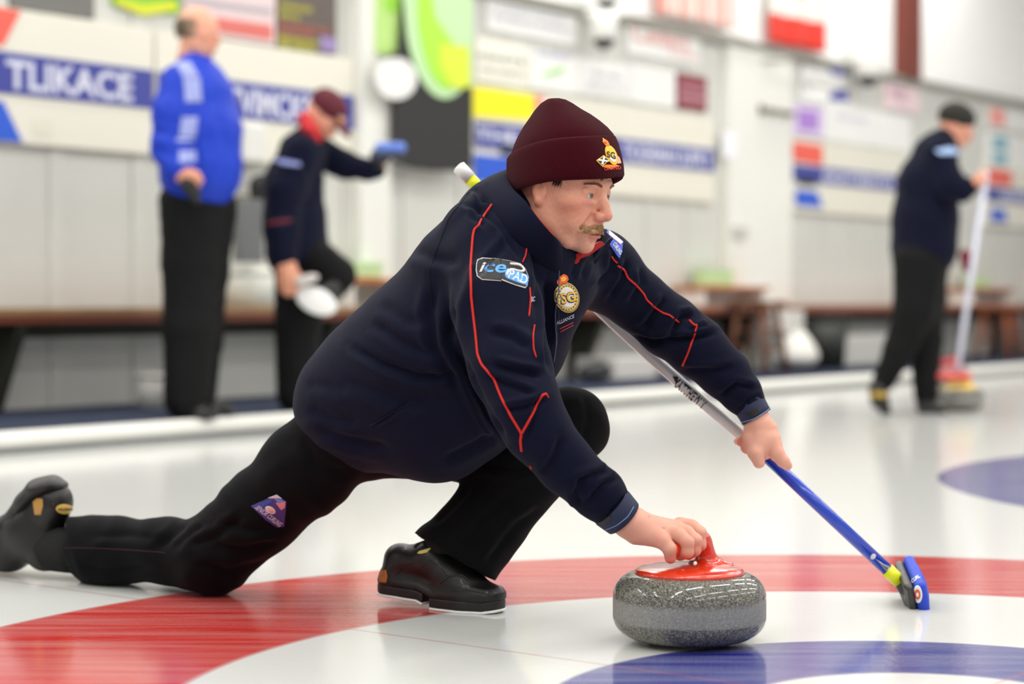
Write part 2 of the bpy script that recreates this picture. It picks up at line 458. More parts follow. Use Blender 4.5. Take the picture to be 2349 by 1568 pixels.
W0 = Vector((-2.53, 9.42, 0))                        # a point of the end wall
DW = (W0 - E0).dot(-WN)                              # walkway depth
ZW = .10                                             # walkway height
mice = ice_material()
tag(quadplane('floor', E0 + WD * 6 + WN * 12.0, WD, WN, 22, 12.0, mice), 'white curling ice with painted red and blue rings')
def wp(s, z, off=0): return W0 + WD * s + WN * off + Vector((0, 0, z))
def onwall(u, v, off=0):
    d = ray(u, v); o = Vector((0, 0, CAMH)); t = (W0 + WN * off - o).dot(WN) / d.dot(WN); p = o + d * t
    return (p - W0).dot(WD), p.z
RW = Matrix((WD, -WN, Vector((0, 0, 1)))).transposed()   # local x along the wall, y into it
def wbox(name, s0, s1, z0, z1, o0, o1, m, parent=None, bevel=0):
    """box on the wall: from distance o0 to o1 in front of it"""
    return box(name, wp((s0 + s1) / 2, (z0 + z1) / 2, (o0 + o1) / 2), (abs(s1 - s0), abs(o1 - o0), z1 - z0), m, parent, RW, bevel)
mwall = mat('lower_wall_panel', (210, 210, 203), .45, .4, var=(1.2, .03))
mup = mat('upper_wall_lining', (254, 254, 251), .6, .3)
mwhite = mat('white_paint', (238, 238, 232), .5)
# lower wall: shallow vertical panels
bm = bmesh.new(); bm_box(bm, wp(6, 1.32, -.06), (44, .12, 2.66), RW)
for i in range(-14, 60):
    s = -9 + i * .55
    bm_box(bm, wp(s, 1.3, .006), (.10, .012, 2.6), RW, .003)
tag(frombm('wall_back', bm, mwall), 'off-white ribbed panel wall behind the bench', kind='structure')
tag(wbox('wall_upper', -16, 28, 2.60, 5.0, -.14, -.02, mup), 'bright white upper wall above the ledge', kind='structure')
tag(wbox('trim_1', -16, 28, 2.63, 2.68, -.02, .06, mat('ledge_grey', (150, 148, 138), .5)), 'grey ledge along the top of the lower wall', kind='structure')
o = quadplane('ceiling', E0 + WD * 6 + WN * 8 + Vector((0, 0, 5.0)), WD, WN, 22, 10.5, mup); tag(o, 'white ceiling')
# walkway: carpet deck, foam bumper, kick board
mcar = mat('navy_carpet', (46, 53, 72), .9, .2, bump=(300, .6), var=(8, .12))
deck = box('floor_walkway', E0 + WD * 6 - WN * (DW / 2) + Vector((0, 0, ZW / 2 - .003)), (44, DW, ZW), mcar, None, RW)
tag(deck, 'narrow navy carpeted walkway between ice and wall', kind='structure')
rings_ = [[E0 + WD * s + WN * (.03 + .034 * math.cos(a)) + Vector((0, 0, .058 + .036 * math.sin(a))) for a in [2 * math.pi * i / 14 for i in range(14)]] for s in (-16, -4, 6, 16, 28)]
V, F = ring_loft(rings_); tag(pd('trim_2', V, F, mat('white_foam', (232, 231, 224), .7, .2), None, True), 'white foam bumper edging the walkway', kind='structure')
tag(box('trim_3', E0 + WD * 6 + WN * .02 + Vector((0, 0, .0125)), (44, .04, .025), mat('kick_board_grey', (120, 122, 122), .6), None, RW), 'grey kick board at the ice edge', kind='structure')

# pilaster
s0, _ = onwall(800, 300); s1, _ = onwall(868, 300)
tag(wbox('trim_4', s0, s1, ZW, 2.62, 0, .10, mat('pilaster_white', (232, 232, 224), .5)), 'white pilaster on the wall', kind='structure')
s0, _ = onwall(1655, 300); s1, _ = onwall(1800, 300)
tag(wbox('trim_5', s0, s1, ZW, 2.62, 0, .07, mat('pilaster_white', (232, 232, 224))), 'wide white pilaster between two scoreboards', kind='structure')
# brown post of the upper wall
s0, _ = onwall(2056, 60); s1, _ = onwall(2092, 60)
_, zb = onwall(2070, 178)
tag(wbox('trim_6', s0, s1, zb, 5.0, -.02, .10, mat('red_brown_steel', (116, 50, 36), .5)), 'red-brown steel post of the upper wall', kind='structure')

# ---- signs on the wall
def span(uL, vT, vB, uR, off):
    a, zt = onwall(uL, vT, off); _, zb = onwall(uL, vB, off); b, _ = onwall(uR, vT, off); return a, b, zb, zt
def flat(name, poly, off, m, parent=None, t=.006):
    """thin plate on the wall from a pixel polygon on the wall plane"""
    pts = [onwall(u, v, off) for u, v in poly]
    n = len(pts); V = [wp(s, z, off) for s, z in pts] + [wp(s, z, off - t) for s, z in pts]
    F = [tuple(range(n)), tuple(range(2 * n - 1, n - 1, -1))] + [(i, i + n, (i + 1) % n + n, (i + 1) % n) for i in range(n)]
    bm = bmesh.new(); vs = [bm.verts.new(v) for v in V]; [bm.faces.new([vs[i] for i in f]) for f in F]
    return frombm(name, bm, m, parent)
def walltext(name, s, uL, vT, vB, uR, off, m, parent, bold=0, spacing=1.0):
    a, b, z0, z1 = span(uL, vT, vB, uR, off); V, F = text2d(s, bold, 0, spacing)
    return pd(name, [wp(a + (b - a) * x, z0 + (z1 - z0) * y, off) for x, y in V], F, m, parent)
cream = mat('cream_board', (228, 225, 210), .4); navyb = mat('banner_blue', (58, 66, 150), .4); lett = mat('banner_letter_white', (214, 216, 232), .4)
redm = mat('tag_red', (234, 96, 80), .45); blum = mat('tag_blue', (40, 90, 205), .45); yel = mat('sign_yellow', (246, 236, 20), .45)
gry = mat('sign_grey', (112, 112, 106), .5); blk = mat('sign_black', (34, 34, 32), .55)
def root(name, label, cat, uL, vT, vB, uR, group=None):
    a, b, z0, z1 = span(uL, vT, vB, uR, .02); return empty(name, wp((a + b) / 2, z0, .01), label, cat, group)
def v0at(v0, u): return 688 - (688 - v0) * (4494 - u) / 4494
def scoreboard(label, uL, uR, top, st, sb, bot, words, gap=(0, 0), red=None, blue=None):
    r = root('scoreboard', label, 'scoreboard', uL, v0at(top, uL), v0at(bot, uL), uR, 'scoreboards along the end wall')
    a, b, z0, z1 = span(uL, v0at(top, uL), v0at(bot, uL), uR, .05)
    wbox('board', a, b, z0, z1, 0, .05, cream, r, .004)
    _, _, y0, y1 = span(uL, v0at(st, uL), v0at(sb, uL), uR, .056)
    bs = wbox('blue_stripe', a + .01, b - .01, y0, y1, .05, .056, navyb, r)
    for (t, ul, ur, f0, f1) in words:
        walltext('lettering', t, ul, v0at(st + (sb - st) * f0, ul), v0at(st + (sb - st) * f1, ul), ur, .058, lett, bs, .03)
    if red: flat('red_tag', [(x, v0at(y, x)) for x, y in red], .057, redm, r)
    if blue: flat('blue_tag', [(x, v0at(y, x)) for x, y in blue], .057, blum, r)
    return r
scoreboard('long cream scoreboard at the left edge with a blue lettered stripe', -240, 352, 15, 117, 213, 326, [('TLIKACE', 14, 305, .16, .88)],
           red=[(-60, 14), (48, 18), (8, 104), (-60, 100)], blue=[(-70, 228), (8, 232), (52, 322), (-70, 322)])
b2 = scoreboard('cream scoreboard behind the man in blue and the man in the cap', 358, 812, 15, 117, 213, 326, [('TVIMCKES', 520, 742, .16, .9)], red=None)
b3 = scoreboard('cream scoreboard behind the maroon knitted hat', 1086, 1640, 34, 145, 226, 336, [('THE', 1092, 1190, .24, .72), ('TICKERMAN SUPPLY', 1428, 1632, .16, .86)],
           blue=[(1088, 246), (1180, 246), (1180, 330), (1088, 330)])
flat('yellow_panel', [(1086, 196), (1226, 216), (1226, 276), (1086, 268)], .058, yel, b3)
flat('dark_block', [(1150, 330), (1190, 334), (1190, 358), (1150, 354)], .062, mat('block_dark', (34, 40, 70)), b3)
flat('red_edge', [(1228, 217), (1252, 220), (1236, 262), (1228, 262)], .058, mat('tag_pale_red', (236, 150, 130)), b3)
b4 = scoreboard('cream scoreboard between the wide pilaster and the man walking', 1818, 2152, 60, 163, 228, 345, [('EIGHTEENTH', 1890, 2050, .2, .8)],
           red=[(1820, 76), (1888, 78), (1888, 155), (1820, 150)], blue=[(1826, 262), (1876, 262), (1888, 322), (1826, 322)])
flat('dark_block', [(1832, 404), (1874, 408), (1874, 426), (1832, 422)], .062, mat('block_dark', (34, 40, 70)), b4)
b5 = scoreboard('cream scoreboard cut by the right edge of the photo', 2262, 2620, 60, 163, 228, 345, [('ELEVENTH', 2300, 2420, .2, .8)],
           red=[(2268, 76), (2322, 78), (2322, 150), (2268, 150)], blue=[(2274, 262), (2306, 262), (2312, 322), (2274, 322)])

def poster(name, label, uL, vT, vB, uR, m, cat='sign', off=.03, group=None):
    r = root(name, label, cat, uL, vT, vB, uR, group); a, b, z0, z1 = span(uL, vT, vB, uR, off)
    wbox('panel', a, b, z0, z1, 0, off, m, r); return r
r = poster('wall_sign', 'plain dark grey sign at the top left above the long scoreboard', 28, -70, 16, 216, gry)
flat('caption', [(60, -40), (190, -25), (190, -10), (60, -24)], .034, mat('caption_grey', (150, 150, 142)), r)
r = poster('wall_sign', 'green and yellow sign just left of the grey-haired head', 262, -70, 8, 412, mat('sign_green', (120, 190, 60)))
flat('yellow_wave', [(265, -4), (330, 10), (400, 2), (410, 22), (330, 36), (265, 8)], .034, mat('sign_lime', (214, 220, 40)), r)
flat('blue_wave', [(360, -40), (410, -30), (410, -6), (350, -16)], .034, mat('sign_teal', (60, 120, 130)), r)
r = poster('wall_sign', 'pink and grey sign right of the grey-haired head', 424, -60, 72, 632, mat('sign_pink_white', (226, 205, 205)))
flat('red_band', [(430, 30), (625, 58), (625, 92), (430, 62)], .034, mat('sign_faded_red', (214, 112, 104)), r)
flat('grey_band', [(430, -10), (625, 18), (625, 34), (430, 6)], .034, mat('sign_lilac_grey', (186, 176, 182)), r)
r = poster('menu_sign', 'dark menu board with rows of yellow and red lettering', 636, -60, 104, 772, mat('sign_brown_grey', (98, 88, 82)))
for i, (t, ul, ur, v, c) in enumerate([('SANDWICHES', 640, 715, 4, 'y'), ('DRINKS HOT', 640, 690, 26, 'y'), ('COLD SNACKS TODAY', 640, 760, 47, 'r'), ('SOUP', 640, 720, 62, 'r'), ('BREAKFAST', 640, 735, 80, 'y'), ('DAILY SPECIAL', 640, 725, 96, 'y')]):
    k = v + 0.0
    walltext('lettering', t, ul, k, k + 13, ur, .034, mat('menu_yellow', (206, 200, 50)) if c == 'y' else mat('menu_red', (190, 100, 80)), r, .02)
flat('picture', [(736, 82), (771, 88), (771, 122), (736, 116)], .034, mat('menu_purple', (150, 130, 180)), r)
r = poster('wall_sign', 'pale green sign above the white disc', 866, -80, 122, 928, mat('sign_pale_green', (186, 222, 130)), off=.10 + .02)
flat('green_mark', [(880, -10), (915, -5), (912, 30), (885, 24)], .124, mat('sign_mid_green', (150, 214, 60)), r)
# hanging black banner with the green oval, and the white disc
r = root('banner', 'tall black banner with a lime green oval and rounded bottom', 'banner', 900, 0, 385, 1082)
poly = [(932, -90), (1083, -70), (1083, 386), (1060, 392), (1000, 392), (950, 386), (906, 372), (903, 120), (918, 118)]
flat('cloth', poly, .16, blk, r, .012)
flat('pale_oval', [(922, -60)] + [(1022 + 96 * math.cos(q), -20 + 246 * math.sin(q)) for q in [math.pi * (1 - i / 22) for i in range(3, 20)] if 1022 + 96 * math.cos(q) < 1084] + [(1083, 205), (1083, -60)], .168, mat('banner_pale_green', (196, 232, 176)), r)
flat('lime_oval', [(958, -60)] + [(1030 + 72 * math.cos(q), -10 + 214 * math.sin(q)) for q in [math.pi * (1 - i / 22) for i in range(2, 18)] if 1030 + 72 * math.cos(q) < 1080] + [(1078, 150), (1000, 40), (985, -60)], .176, mat('banner_lime', (176, 236, 70)), r)
flat('yellow_shape', [(1010, 100), (1078, 108), (1080, 196), (1060, 204), (1034, 198), (1010, 150)], .182, mat('banner_yellow', (216, 232, 66)), r)
r = root('round_sign', 'white round sign overlapping the black banner', 'sign', 870, 130, 230, 955)
flat('disc', [(u, v) for u, v in disc(910, 180, 47, 48)], .205, mat('sign_plain_white', (236, 236, 232)), r, .02)
# upper signs
g1 = 'white sponsor signs above the third scoreboard'
def smalls(label, uL, vT, vB, uR, marks=(), m=None, group=None):
    r = poster('sponsor_sign', label, uL, vT, vB, uR, m or mat('sign_plain_white', (240, 240, 240)), group=group)
    for nm, poly, c in marks: flat(nm, poly, .034, mat('mark_%d_%d_%d' % c, c), r)
    return r
r = smalls('cream sign with dark grey lettering left of the green leaf sign', 1094, 84, 182, 1214, m=mat('sign_cream', (238, 236, 222)), group=g1)
walltext('lettering', 'IGNITE', 1098, 120, 132, 1205, .034, mat('letter_grey', (120, 120, 112)), r, .02)
walltext('lettering', 'THE NORTH', 1098, 152, 162, 1205, .034, mat('letter_grey', (120, 120, 112)), r, .02)
smalls('white sign with a green leaf swoosh', 1218, 112, 200, 1328, [('leaf', [(1244, 170), (1296, 150), (1290, 168), (1252, 176)], (170, 214, 140)), ('line', [(1232, 118), (1310, 128), (1310, 133), (1232, 123)], (160, 165, 205))], group=g1)
r = smalls('white sign with two lines of small grey-blue lettering', 1332, 132, 212, 1446, group=g1)
walltext('lettering', 'COLD WELL', 1352, 160, 172, 1430, .034, mat('letter_lilac', (150, 150, 172)), r)
walltext('lettering', 'SERVICES LTD', 1346, 186, 198, 1436, .034, mat('letter_lilac', (150, 150, 172)), r)
smalls('blank white sign left of the maroon sign', 1450, 146, 232, 1550, group=g1)
r = smalls('maroon sign with pale bands', 1556, 168, 246, 1622, m=mat('sign_maroon', (132, 42, 56)))
flat('pale_band', [(1558, 192), (1620, 203), (1620, 211), (1558, 200)], .034, mat('sign_maroon_pale', (196, 150, 160)), r)
flat('pale_band', [(1558, 216), (1620, 226), (1620, 236), (1558, 226)], .034, mat('sign_maroon_pale', (196, 150, 160)), r)
r = smalls('wide white sign with lavender lettering below the top edge', 1118, -2, 66, 1322)
walltext('lettering', 'CHRISTOPHER', 1130, 8, 20, 1300, .034, mat('letter_lavender', (186, 186, 206)), r)
walltext('lettering', 'THE MEDICAL PHARMACY', 1130, 32, 46, 1312, .034, mat('letter_lavender', (186, 186, 206)), r)
r = smalls('white sign with looping red script under the striped flag', 1440, 44, 120, 1606)
walltext('lettering', 'Cedars', 1452, 52, 92, 1580, .034, mat('letter_coral', (236, 140, 132)), r, .0)
walltext('lettering', 'Hotel', 1540, 112, 124, 1600, .034, mat('letter_coral', (236, 140, 132)), r, .0)
# right-hand group
r = smalls('white sign with purple lettered block above the red tag', 1820, 236, 306, 1890, m=mat('sign_lilac', (222, 206, 236)))
flat('purple_block', [(1832, 250), (1878, 256), (1878, 300), (1832, 296)], .034, mat('sign_purple', (170, 130, 205)), r)
smalls('white sign with a dark blue corner near the ledge', 1840, 146, 186, 1944, [('blue_corner', [(1902, 152), (1938, 158), (1940, 178), (1908, 170)], (110, 110, 180))])
smalls('white sign with a blue slanting shape beside the camera', 1840, 192, 232, 1956, [('blue_shape', [(1904, 214), (1938, 204), (1954, 232), (1904, 230)], (84, 84, 165)), ('grey_mark', [(1848, 192), (1860, 192), (1860, 206), (1848, 206)], (190, 190, 185))])
smalls('pale pink square sign left of the walking man', 2030, 188, 246, 2110, [('grey_print', [(2042, 198), (2080, 206), (2080, 232), (2042, 226)], (214, 180, 190))], m=mat('sign_rose', (238, 214, 216)))
smalls('long white sign with faint print behind the walking man', 1892, 236, 320, 2090, [('print', [(1916, 262), (1990, 274), (1990, 280), (1916, 268)], (206, 206, 226))])
smalls('white sign with coral corner at the right edge', 2266, 240, 290, 2430, [('coral_mark', [(2272, 246), (2306, 252), (2306, 290), (2272, 284)], (244, 160, 150))])
r = smalls('teal and white sign at the right edge above the last scoreboard', 2266, 300, 380, 2430)
flat('teal_block', [(2278, 312), (2312, 318), (2312, 344), (2278, 340)], .034, mat('sign_teal2', (120, 176, 192)), r)
flat('teal_block', [(2278, 350), (2312, 355), (2312, 378), (2278, 374)], .034, mat('sign_teal2', (120, 176, 192)), r)

# flags above the ledge
def flag(label, uL, vT, vB, uR, fn, wav):
    r = root('flag', label, 'flag', uL, vT, vB, uR); n = 40; k = 16
    V = []; F = []; mi = []
    for i in range(n + 1):
        for j in range(k + 1):
            u = uL + (uR - uL) * i / n; v = vT + (vB - vT) * j / k + (u - uL) * .20 * (1 if True else 0)
            s, z = onwall(u, v, .06); V.append(wp(s, z, .06 + wav * math.sin(i / n * 16) * (.4 + .6 * j / k)))
    for i in range(n):
        for j in range(k):
            F.append((i * (k + 1) + j, (i + 1) * (k + 1) + j, (i + 1) * (k + 1) + j + 1, i * (k + 1) + j + 1)); mi.append(fn(i / n, j / k))
    o = pd('cloth', V, F, [mat('flag_white', (240, 236, 226), .8), mat('flag_red', (228, 60, 46), .8), mat('flag_stripe', (232, 150, 136), .8)], r, True)
    o.data.polygons.foreach_set('material_index', mi); solid(o, .003, 0); return r
flag('faded red and white striped flag at the top edge', 1508, -190, 32, 1684, lambda a, b: 2 if int(a * 13) % 2 == 0 else 0, .012)
flag('white flag with a bright red lower bar above the ledge', 1766, -170, 96, 1896, lambda a, b: 1 if b > .74 or b < .2 or (.42 < b < .55 and .35 < a < .65) else 0, .02)
# ceiling-hung cables
def cable(label, pts, r):
    P3 = [wp(*onwall(u, v, o), o) for u, v, o in pts]; o = tubeo('cable', P3, r, mat('cable_brown', (120, 110, 96), .6)); tag(o, label, 'cable')
cable('dark cable running along the ledge below the striped flag', [(1436, 36, .09), (1560, 58, .09), (1680, 84, .09), (1790, 118, .09)], .008)
cable('short grey cable end below the red and white flag', [(1752, 140, .09), (1800, 138, .1), (1850, 128, .12), (1900, 142, .12)], .008)
r = root('coat_hook', 'dark horizontal hook bar on the pilaster below the ledge', 'hook', 1750, 245, 256, 1826)
a, b, z0, z1 = span(1752, 246, 253, 1828, .12); wbox('bar', a, b, z0, z1, .07, .12, mat('hook_brown', (112, 104, 80)), r, .003)
wbox('plate', a + .02, a + .06, z0 - .03, z1 + .03, .065, .08, mat('hook_brown', (112, 104, 80)), r)
# cameras on brackets
def seccam(label, u, v, sc):
    s, z = onwall(u, v, .2); r = empty('security_camera', wp(s, z - .1 * sc, .2), label, 'camera')
    wbox('bracket', s - .03 * sc, s + .03 * sc, z + .12 * sc, z + .16 * sc, 0, .24, mwhite, r, .004)
    lathe('housing', [(0.001, .14 * sc), (.07 * sc, .14 * sc), (.085 * sc, .1 * sc), (.085 * sc, -.02 * sc), (.07 * sc, -.03 * sc), (.001, -.03 * sc)], mwhite, wp(s, z, .2), r, 28)
    lathe('dome', [(.068 * sc, -.03 * sc), (.06 * sc, -.06 * sc), (.035 * sc, -.085 * sc), (.001, -.092 * sc)], mat('camera_smoke', (60, 62, 60), .15), wp(s, z, .2), r, 28)
seccam('white dome camera at the top edge above the knitted hat', 1386, 80, 1.1)
seccam('white dome camera beside the brown post', 1992, 166, 1.4)
seccam('small white dome camera cut by the top edge above the other', 1392, -6, 1.0)
# small wall things
def wallthing(name, label, cat, uL, vT, vB, uR, m, o1=.05, bevel=.006, o0=0):
    a, b, z0, z1 = span(uL, vT, vB, uR, o1); o = wbox(name, a, b, z0, z1, o0, o1, m, None, bevel); return tag(o, label, cat)
wallthing('thermostat', 'grey thermostat box on the bare wall between scoreboards', 'thermostat', 1686, 517, 545, 1718, mat('thermostat_grey', (196, 196, 188)), .10, .006, .0705)
wallthing('notice_paper', 'pale lavender strip of paper taped to the wall under the banner', 'paper', 862, 400, 560, 896, mat('paper_lavender', (214, 214, 222)), .016, 0)
wallthing('notice_paper', 'white sheet pinned beside the third scoreboard', 'paper', 1657, 300, 360, 1692, mat('paper_white', (240, 240, 244)), .074, 0, .0705)
wallthing('notice_paper', 'small grey notice on the lower part of the long scoreboard', 'paper', 76, 268, 306, 118, mat('paper_dull', (222, 220, 200)), .0535, 0, .0505)

# ================================================================ BENCHES AND THINGS ALONG THE WALL
mwood = mat('bench_plank', (150, 116, 80), .5, var=(6, .15)); mwood2 = mat('bench_red_edge', (110, 52, 34), .5); mdark = mat('bracket_dark', (44, 44, 34), .6)
mor = mat('orange_wood', (184, 106, 50), .45, var=(8, .15)); mbr = mat('brown_wood', (112, 66, 40), .5, var=(8, .2))
def bench(label, uL, uR, br_, m, zt=.605, dep=.36, reach=None):
    a, _ = onwall(uL, 700, dep); b, _ = onwall(uR, 700, dep)
    r = empty('bench', wp((a + b) / 2, ZW, dep / 2), label, 'bench', 'benches along the end wall')
    wbox('seat', a, b, zt - .035, zt, .02, dep, m, r, .004)
    wbox('apron', a, b, zt - .075, zt - .035, dep - .04, dep - .008, mwood2, r, .003)
    wbox('ledger', a, b, zt - .15, zt - .035, .013, .05, mdark, r)
    for ub in br_:
        s = onwall(ub, 760, dep / 2)[0]
        V = [wp(s + d, z, o) for d in (-.03, .03) for z, o in ((zt - .04, .02), (zt - .04, dep - .06), (zt - .12, dep - .06), (ZW, .12), (ZW, .02))]
        F = [(0, 1, 2, 3, 4), (9, 8, 7, 6, 5)] + [(j, j + 5, (j + 1) % 5 + 5, (j + 1) % 5) for j in range(5)]
        pd('bracket', V, F, mdark, r)
    return r
bench('long plank bench running from the left edge behind the men', -420, 1335, (-300, 12, 735, 1225), mwood)
bench('short plank bench behind the extended sleeve', 1338, 1770, (1352, 1700), mat('bench_plank_red', (160, 110, 84), .5))
bench('plank bench behind the man walking on the right', 1846, 2460, (1875, 2120, 2400), mat('bench_plank_red', (160, 110, 84), .5))
def sidetable(label, uL, uR, v, off=.32, w=.28):
    a, z = onwall(uL, v, off); b, _ = onwall(uR, v, off)
    r = empty('shelf_stand', wp((a + b) / 2, .605, off - w / 2), label, 'shelf', 'small orange topped stands on the benches')
    wbox('top_board', a, b, z - .03, z, off - w, off, mor, r, .005)
    for s in (a + .06, b - .06): wbox('side_panel', s - .012, s + .012, .605, z - .03, off - w + .02, off - .02, mwhite, r)
    wbox('back_panel', a + .072, b - .072, .605, z - .03, off - w + .02, off - w + .035, mwhite, r)
    return r, (a + b) / 2, z
def stool(label, u, v, off, m, hs=.34):
    s, z = onwall(u, v, off); r = empty('stool', wp(s, ZW, off), label, 'stool', 'wooden stools along the wall')
    wbox('seat', s - hs / 2, s + hs / 2, z - .04, z, off - .17, off + .17, m, r, .01)
    for a in (-1, 1):
        for b in (-1, 1):
            p0 = wp(s + a * hs * .3, z - .04, off + b * .1); p1 = wp(s + a * hs * .48, ZW, off + b * .16)
            V, F = tubepts([p0, p1], .022, 8); pd('leg', V, F, m, r, True)
    for zz in (.18, .32):
        V, F = joinVF([tubepts([wp(s - hs * .4, ZW + zz, off + b * .13), wp(s + hs * .4, ZW + zz, off + b * .13)], .014, 8) for b in (-1, 1)]); pd('stretcher', V, F, m, r, True)
    return r
def bucket(name, label, cat, u, vb, h, r0, r1, off, m, lid=None, z0=None):
    s, z = onwall(u, vb, off); z = ZW if z0 is None else z0
    r = empty(name, wp(s, z, off), label, cat)
    lathe('body', [(.001, 0), (r0, 0), (r0 + (r1 - r0) * .5, h * .5), (r1, h), (r1 - .006, h), (r0 - .006, .01), (.001, .01)], m, wp(s, z, off), r, 36)
    if lid: lathe('lid', [(r1 + .006, h - .02), (r1 + .008, h + .008), (r1 * .8, h + .02), (.001, h + .022)], lid, wp(s, z, off), r, 36)
    else: lathe('rim', [(r1 - .004, h - .02), (r1 + .008, h - .02), (r1 + .008, h + .004), (r1 - .004, h + .004)], m, wp(s, z, off), r, 36)
    return r
mjug = mat('white_plastic', (226, 227, 216), .35)
bucket('bucket', 'white lidded bucket on the bench between the two men', 'bucket', 577, 700, .20, .155, .17, .19, mjug, mjug, .605)
bucket('bucket', 'small off-white bucket on the walkway behind the black trousers', 'bucket', 352, 915, .17, .075, .085, .42, mat('ivory_plastic', (206, 204, 196), .4))
sidetable('orange topped stand on the bench just behind the curler back', 800, 925, 637)
_, st, zt = sidetable('orange topped stand on the bench right of the extended sleeve', 1612, 1768, 655)
_, st2, zt2 = sidetable('orange topped stand on the bench at the right edge', 2232, 2330, 660)
mpg = mat('pale_green_plastic', (190, 222, 168), .4)
def tray(label, uL, uR, v0, v1, off):
    a, b, z0, z1 = span(uL, v0, v1, uR, off); r = empty('plastic_tub', wp((a + b) / 2, z0, off), label, 'tub', 'pale green tubs on the orange topped stands')
    wbox('body', a, b, z0, z1 - .02, off - .12, off + .0, mpg, r, .01); wbox('lid', a - .006, b + .006, z1 - .02, z1, off - .126, off + .006, mpg, r, .004)
tray('pale green tub on the stand right of the sleeve', 1622, 1684, 616, 655, .2)
tray('pale green tub on the stand at the right edge', 2238, 2272, 634, 660, .2)
tray('pale green tub on the stand behind the curler back', 812, 880, 600, 637, .2)
stool('dark brown stool with splayed legs beside the black bin', 1738, 690, .56, mbr)
stool('orange brown stool at the right edge', 2292, 700, .56, mat('stool_orange', (150, 78, 40), .5, var=(8, .2)))
bucket('waste_bin', 'black tapered waste bin under the bench end', 'bin', 1893, 830, .40, .15, .19, .46, mat('bin_black', (44, 46, 42), .4))
def soft(name, label, cat, u, v, off, rx, ry, rz, m, h=.02):
    s, z = onwall(u, v, off); z = max(z, ZW + rz * .8)
    c = wp(s, z, off); o = sdfo(name, [ell(c, (rx, ry, rz), np.array(RW)), ell(c - Vector((0, 0, rz * .35)), (rx * 1.15, ry * 1.1, rz * .6), np.array(RW)), ell(c + Vector((.03, 0, rz * .8)), (rx * .4, ry * .4, rz * .5), np.array(RW))], .05, h, m)
    return tag(o, label, cat)
soft('plastic_bag', 'crumpled white bag on the walkway between stool and bin', 'bag', 1826, 806, .50, .19, .15, .13, mat('bag_white', (232, 230, 222), .6))
a, b, z0, z1 = span(1786, 712, 765, 1846, .4); o = wbox('storage_box', a, b, z0, z1, .1, .4, mat('box_white', (214, 212, 206)), None, .01); tag(o, 'white box hidden behind the crumpled bag', 'box')
a, b, z0, z1 = span(1942, 770, 826, 2044, .4); o = wbox('storage_box', a, b, ZW, z1, .1, .4, mat('box_white2', (206, 205, 198)), None, .01); tag(o, 'low white box under the right bench', 'box')
a, b, z0, z1 = span(2336, 700, 806, 2420, .3); o = wbox('storage_box', a, b, ZW, z1, .05, .3, mat('box_dark', (96, 98, 98)), None, .01); tag(o, 'dark grey box cut by the right edge', 'box')
a, b, z0, z1 = span(1430, 820, 860, 1520, .5); o = wbox('storage_box', a, b, ZW, z1, .1, .45, mat('box_white', (214, 212, 206)), None, .01); tag(o, 'white box under the bench behind the sleeve', 'box')
soft('shoe_bag', 'small dark bag on the walkway under the bench', 'bag', 1365, 850, .62, .13, .08, .05, mat('bag_black', (38, 38, 40), .7), .012)
# dark coat and grey towel hanging between the two men
s, z = onwall(592, 385, .1)
o = sdfo('hanging_coat', [cone(wp(s, z - .12, .14), wp(s - .02, z - .30, .14), .06, .09, (1, .6, 1)), ell(wp(s, z - .1, .14), (.09, .06, .06), np.array(RW))], .05, .02, mat('coat_black', (40, 42, 44), .8)); tag(o, 'dark coat hanging on the wall between the two men', 'coat')
a, b, z0, z1 = span(548, 455, 600, 606, .32); o = wbox('hanging_towel', a, b, z0, z1, .27, .32, mat('towel_grey', (112, 114, 114), .9), None, .01); tag(o, 'grey towel hanging between the two men', 'towel')
wbox('hanger', (a + b) / 2 - .01, (a + b) / 2 + .01, z1 - .02, z1 + .02, 0, .30, mat('hook_brown', (112, 104, 80)), o)
a, b, z0, z1 = span(556, 280, 372, 604, .1); o = wbox('towel_dispenser', a, b, z0, z1, .0605, .13, mat('dispenser_white', (222, 222, 216)), None, .02); tag(o, 'white dispenser on the wall right of the blue jacket', 'dispenser')
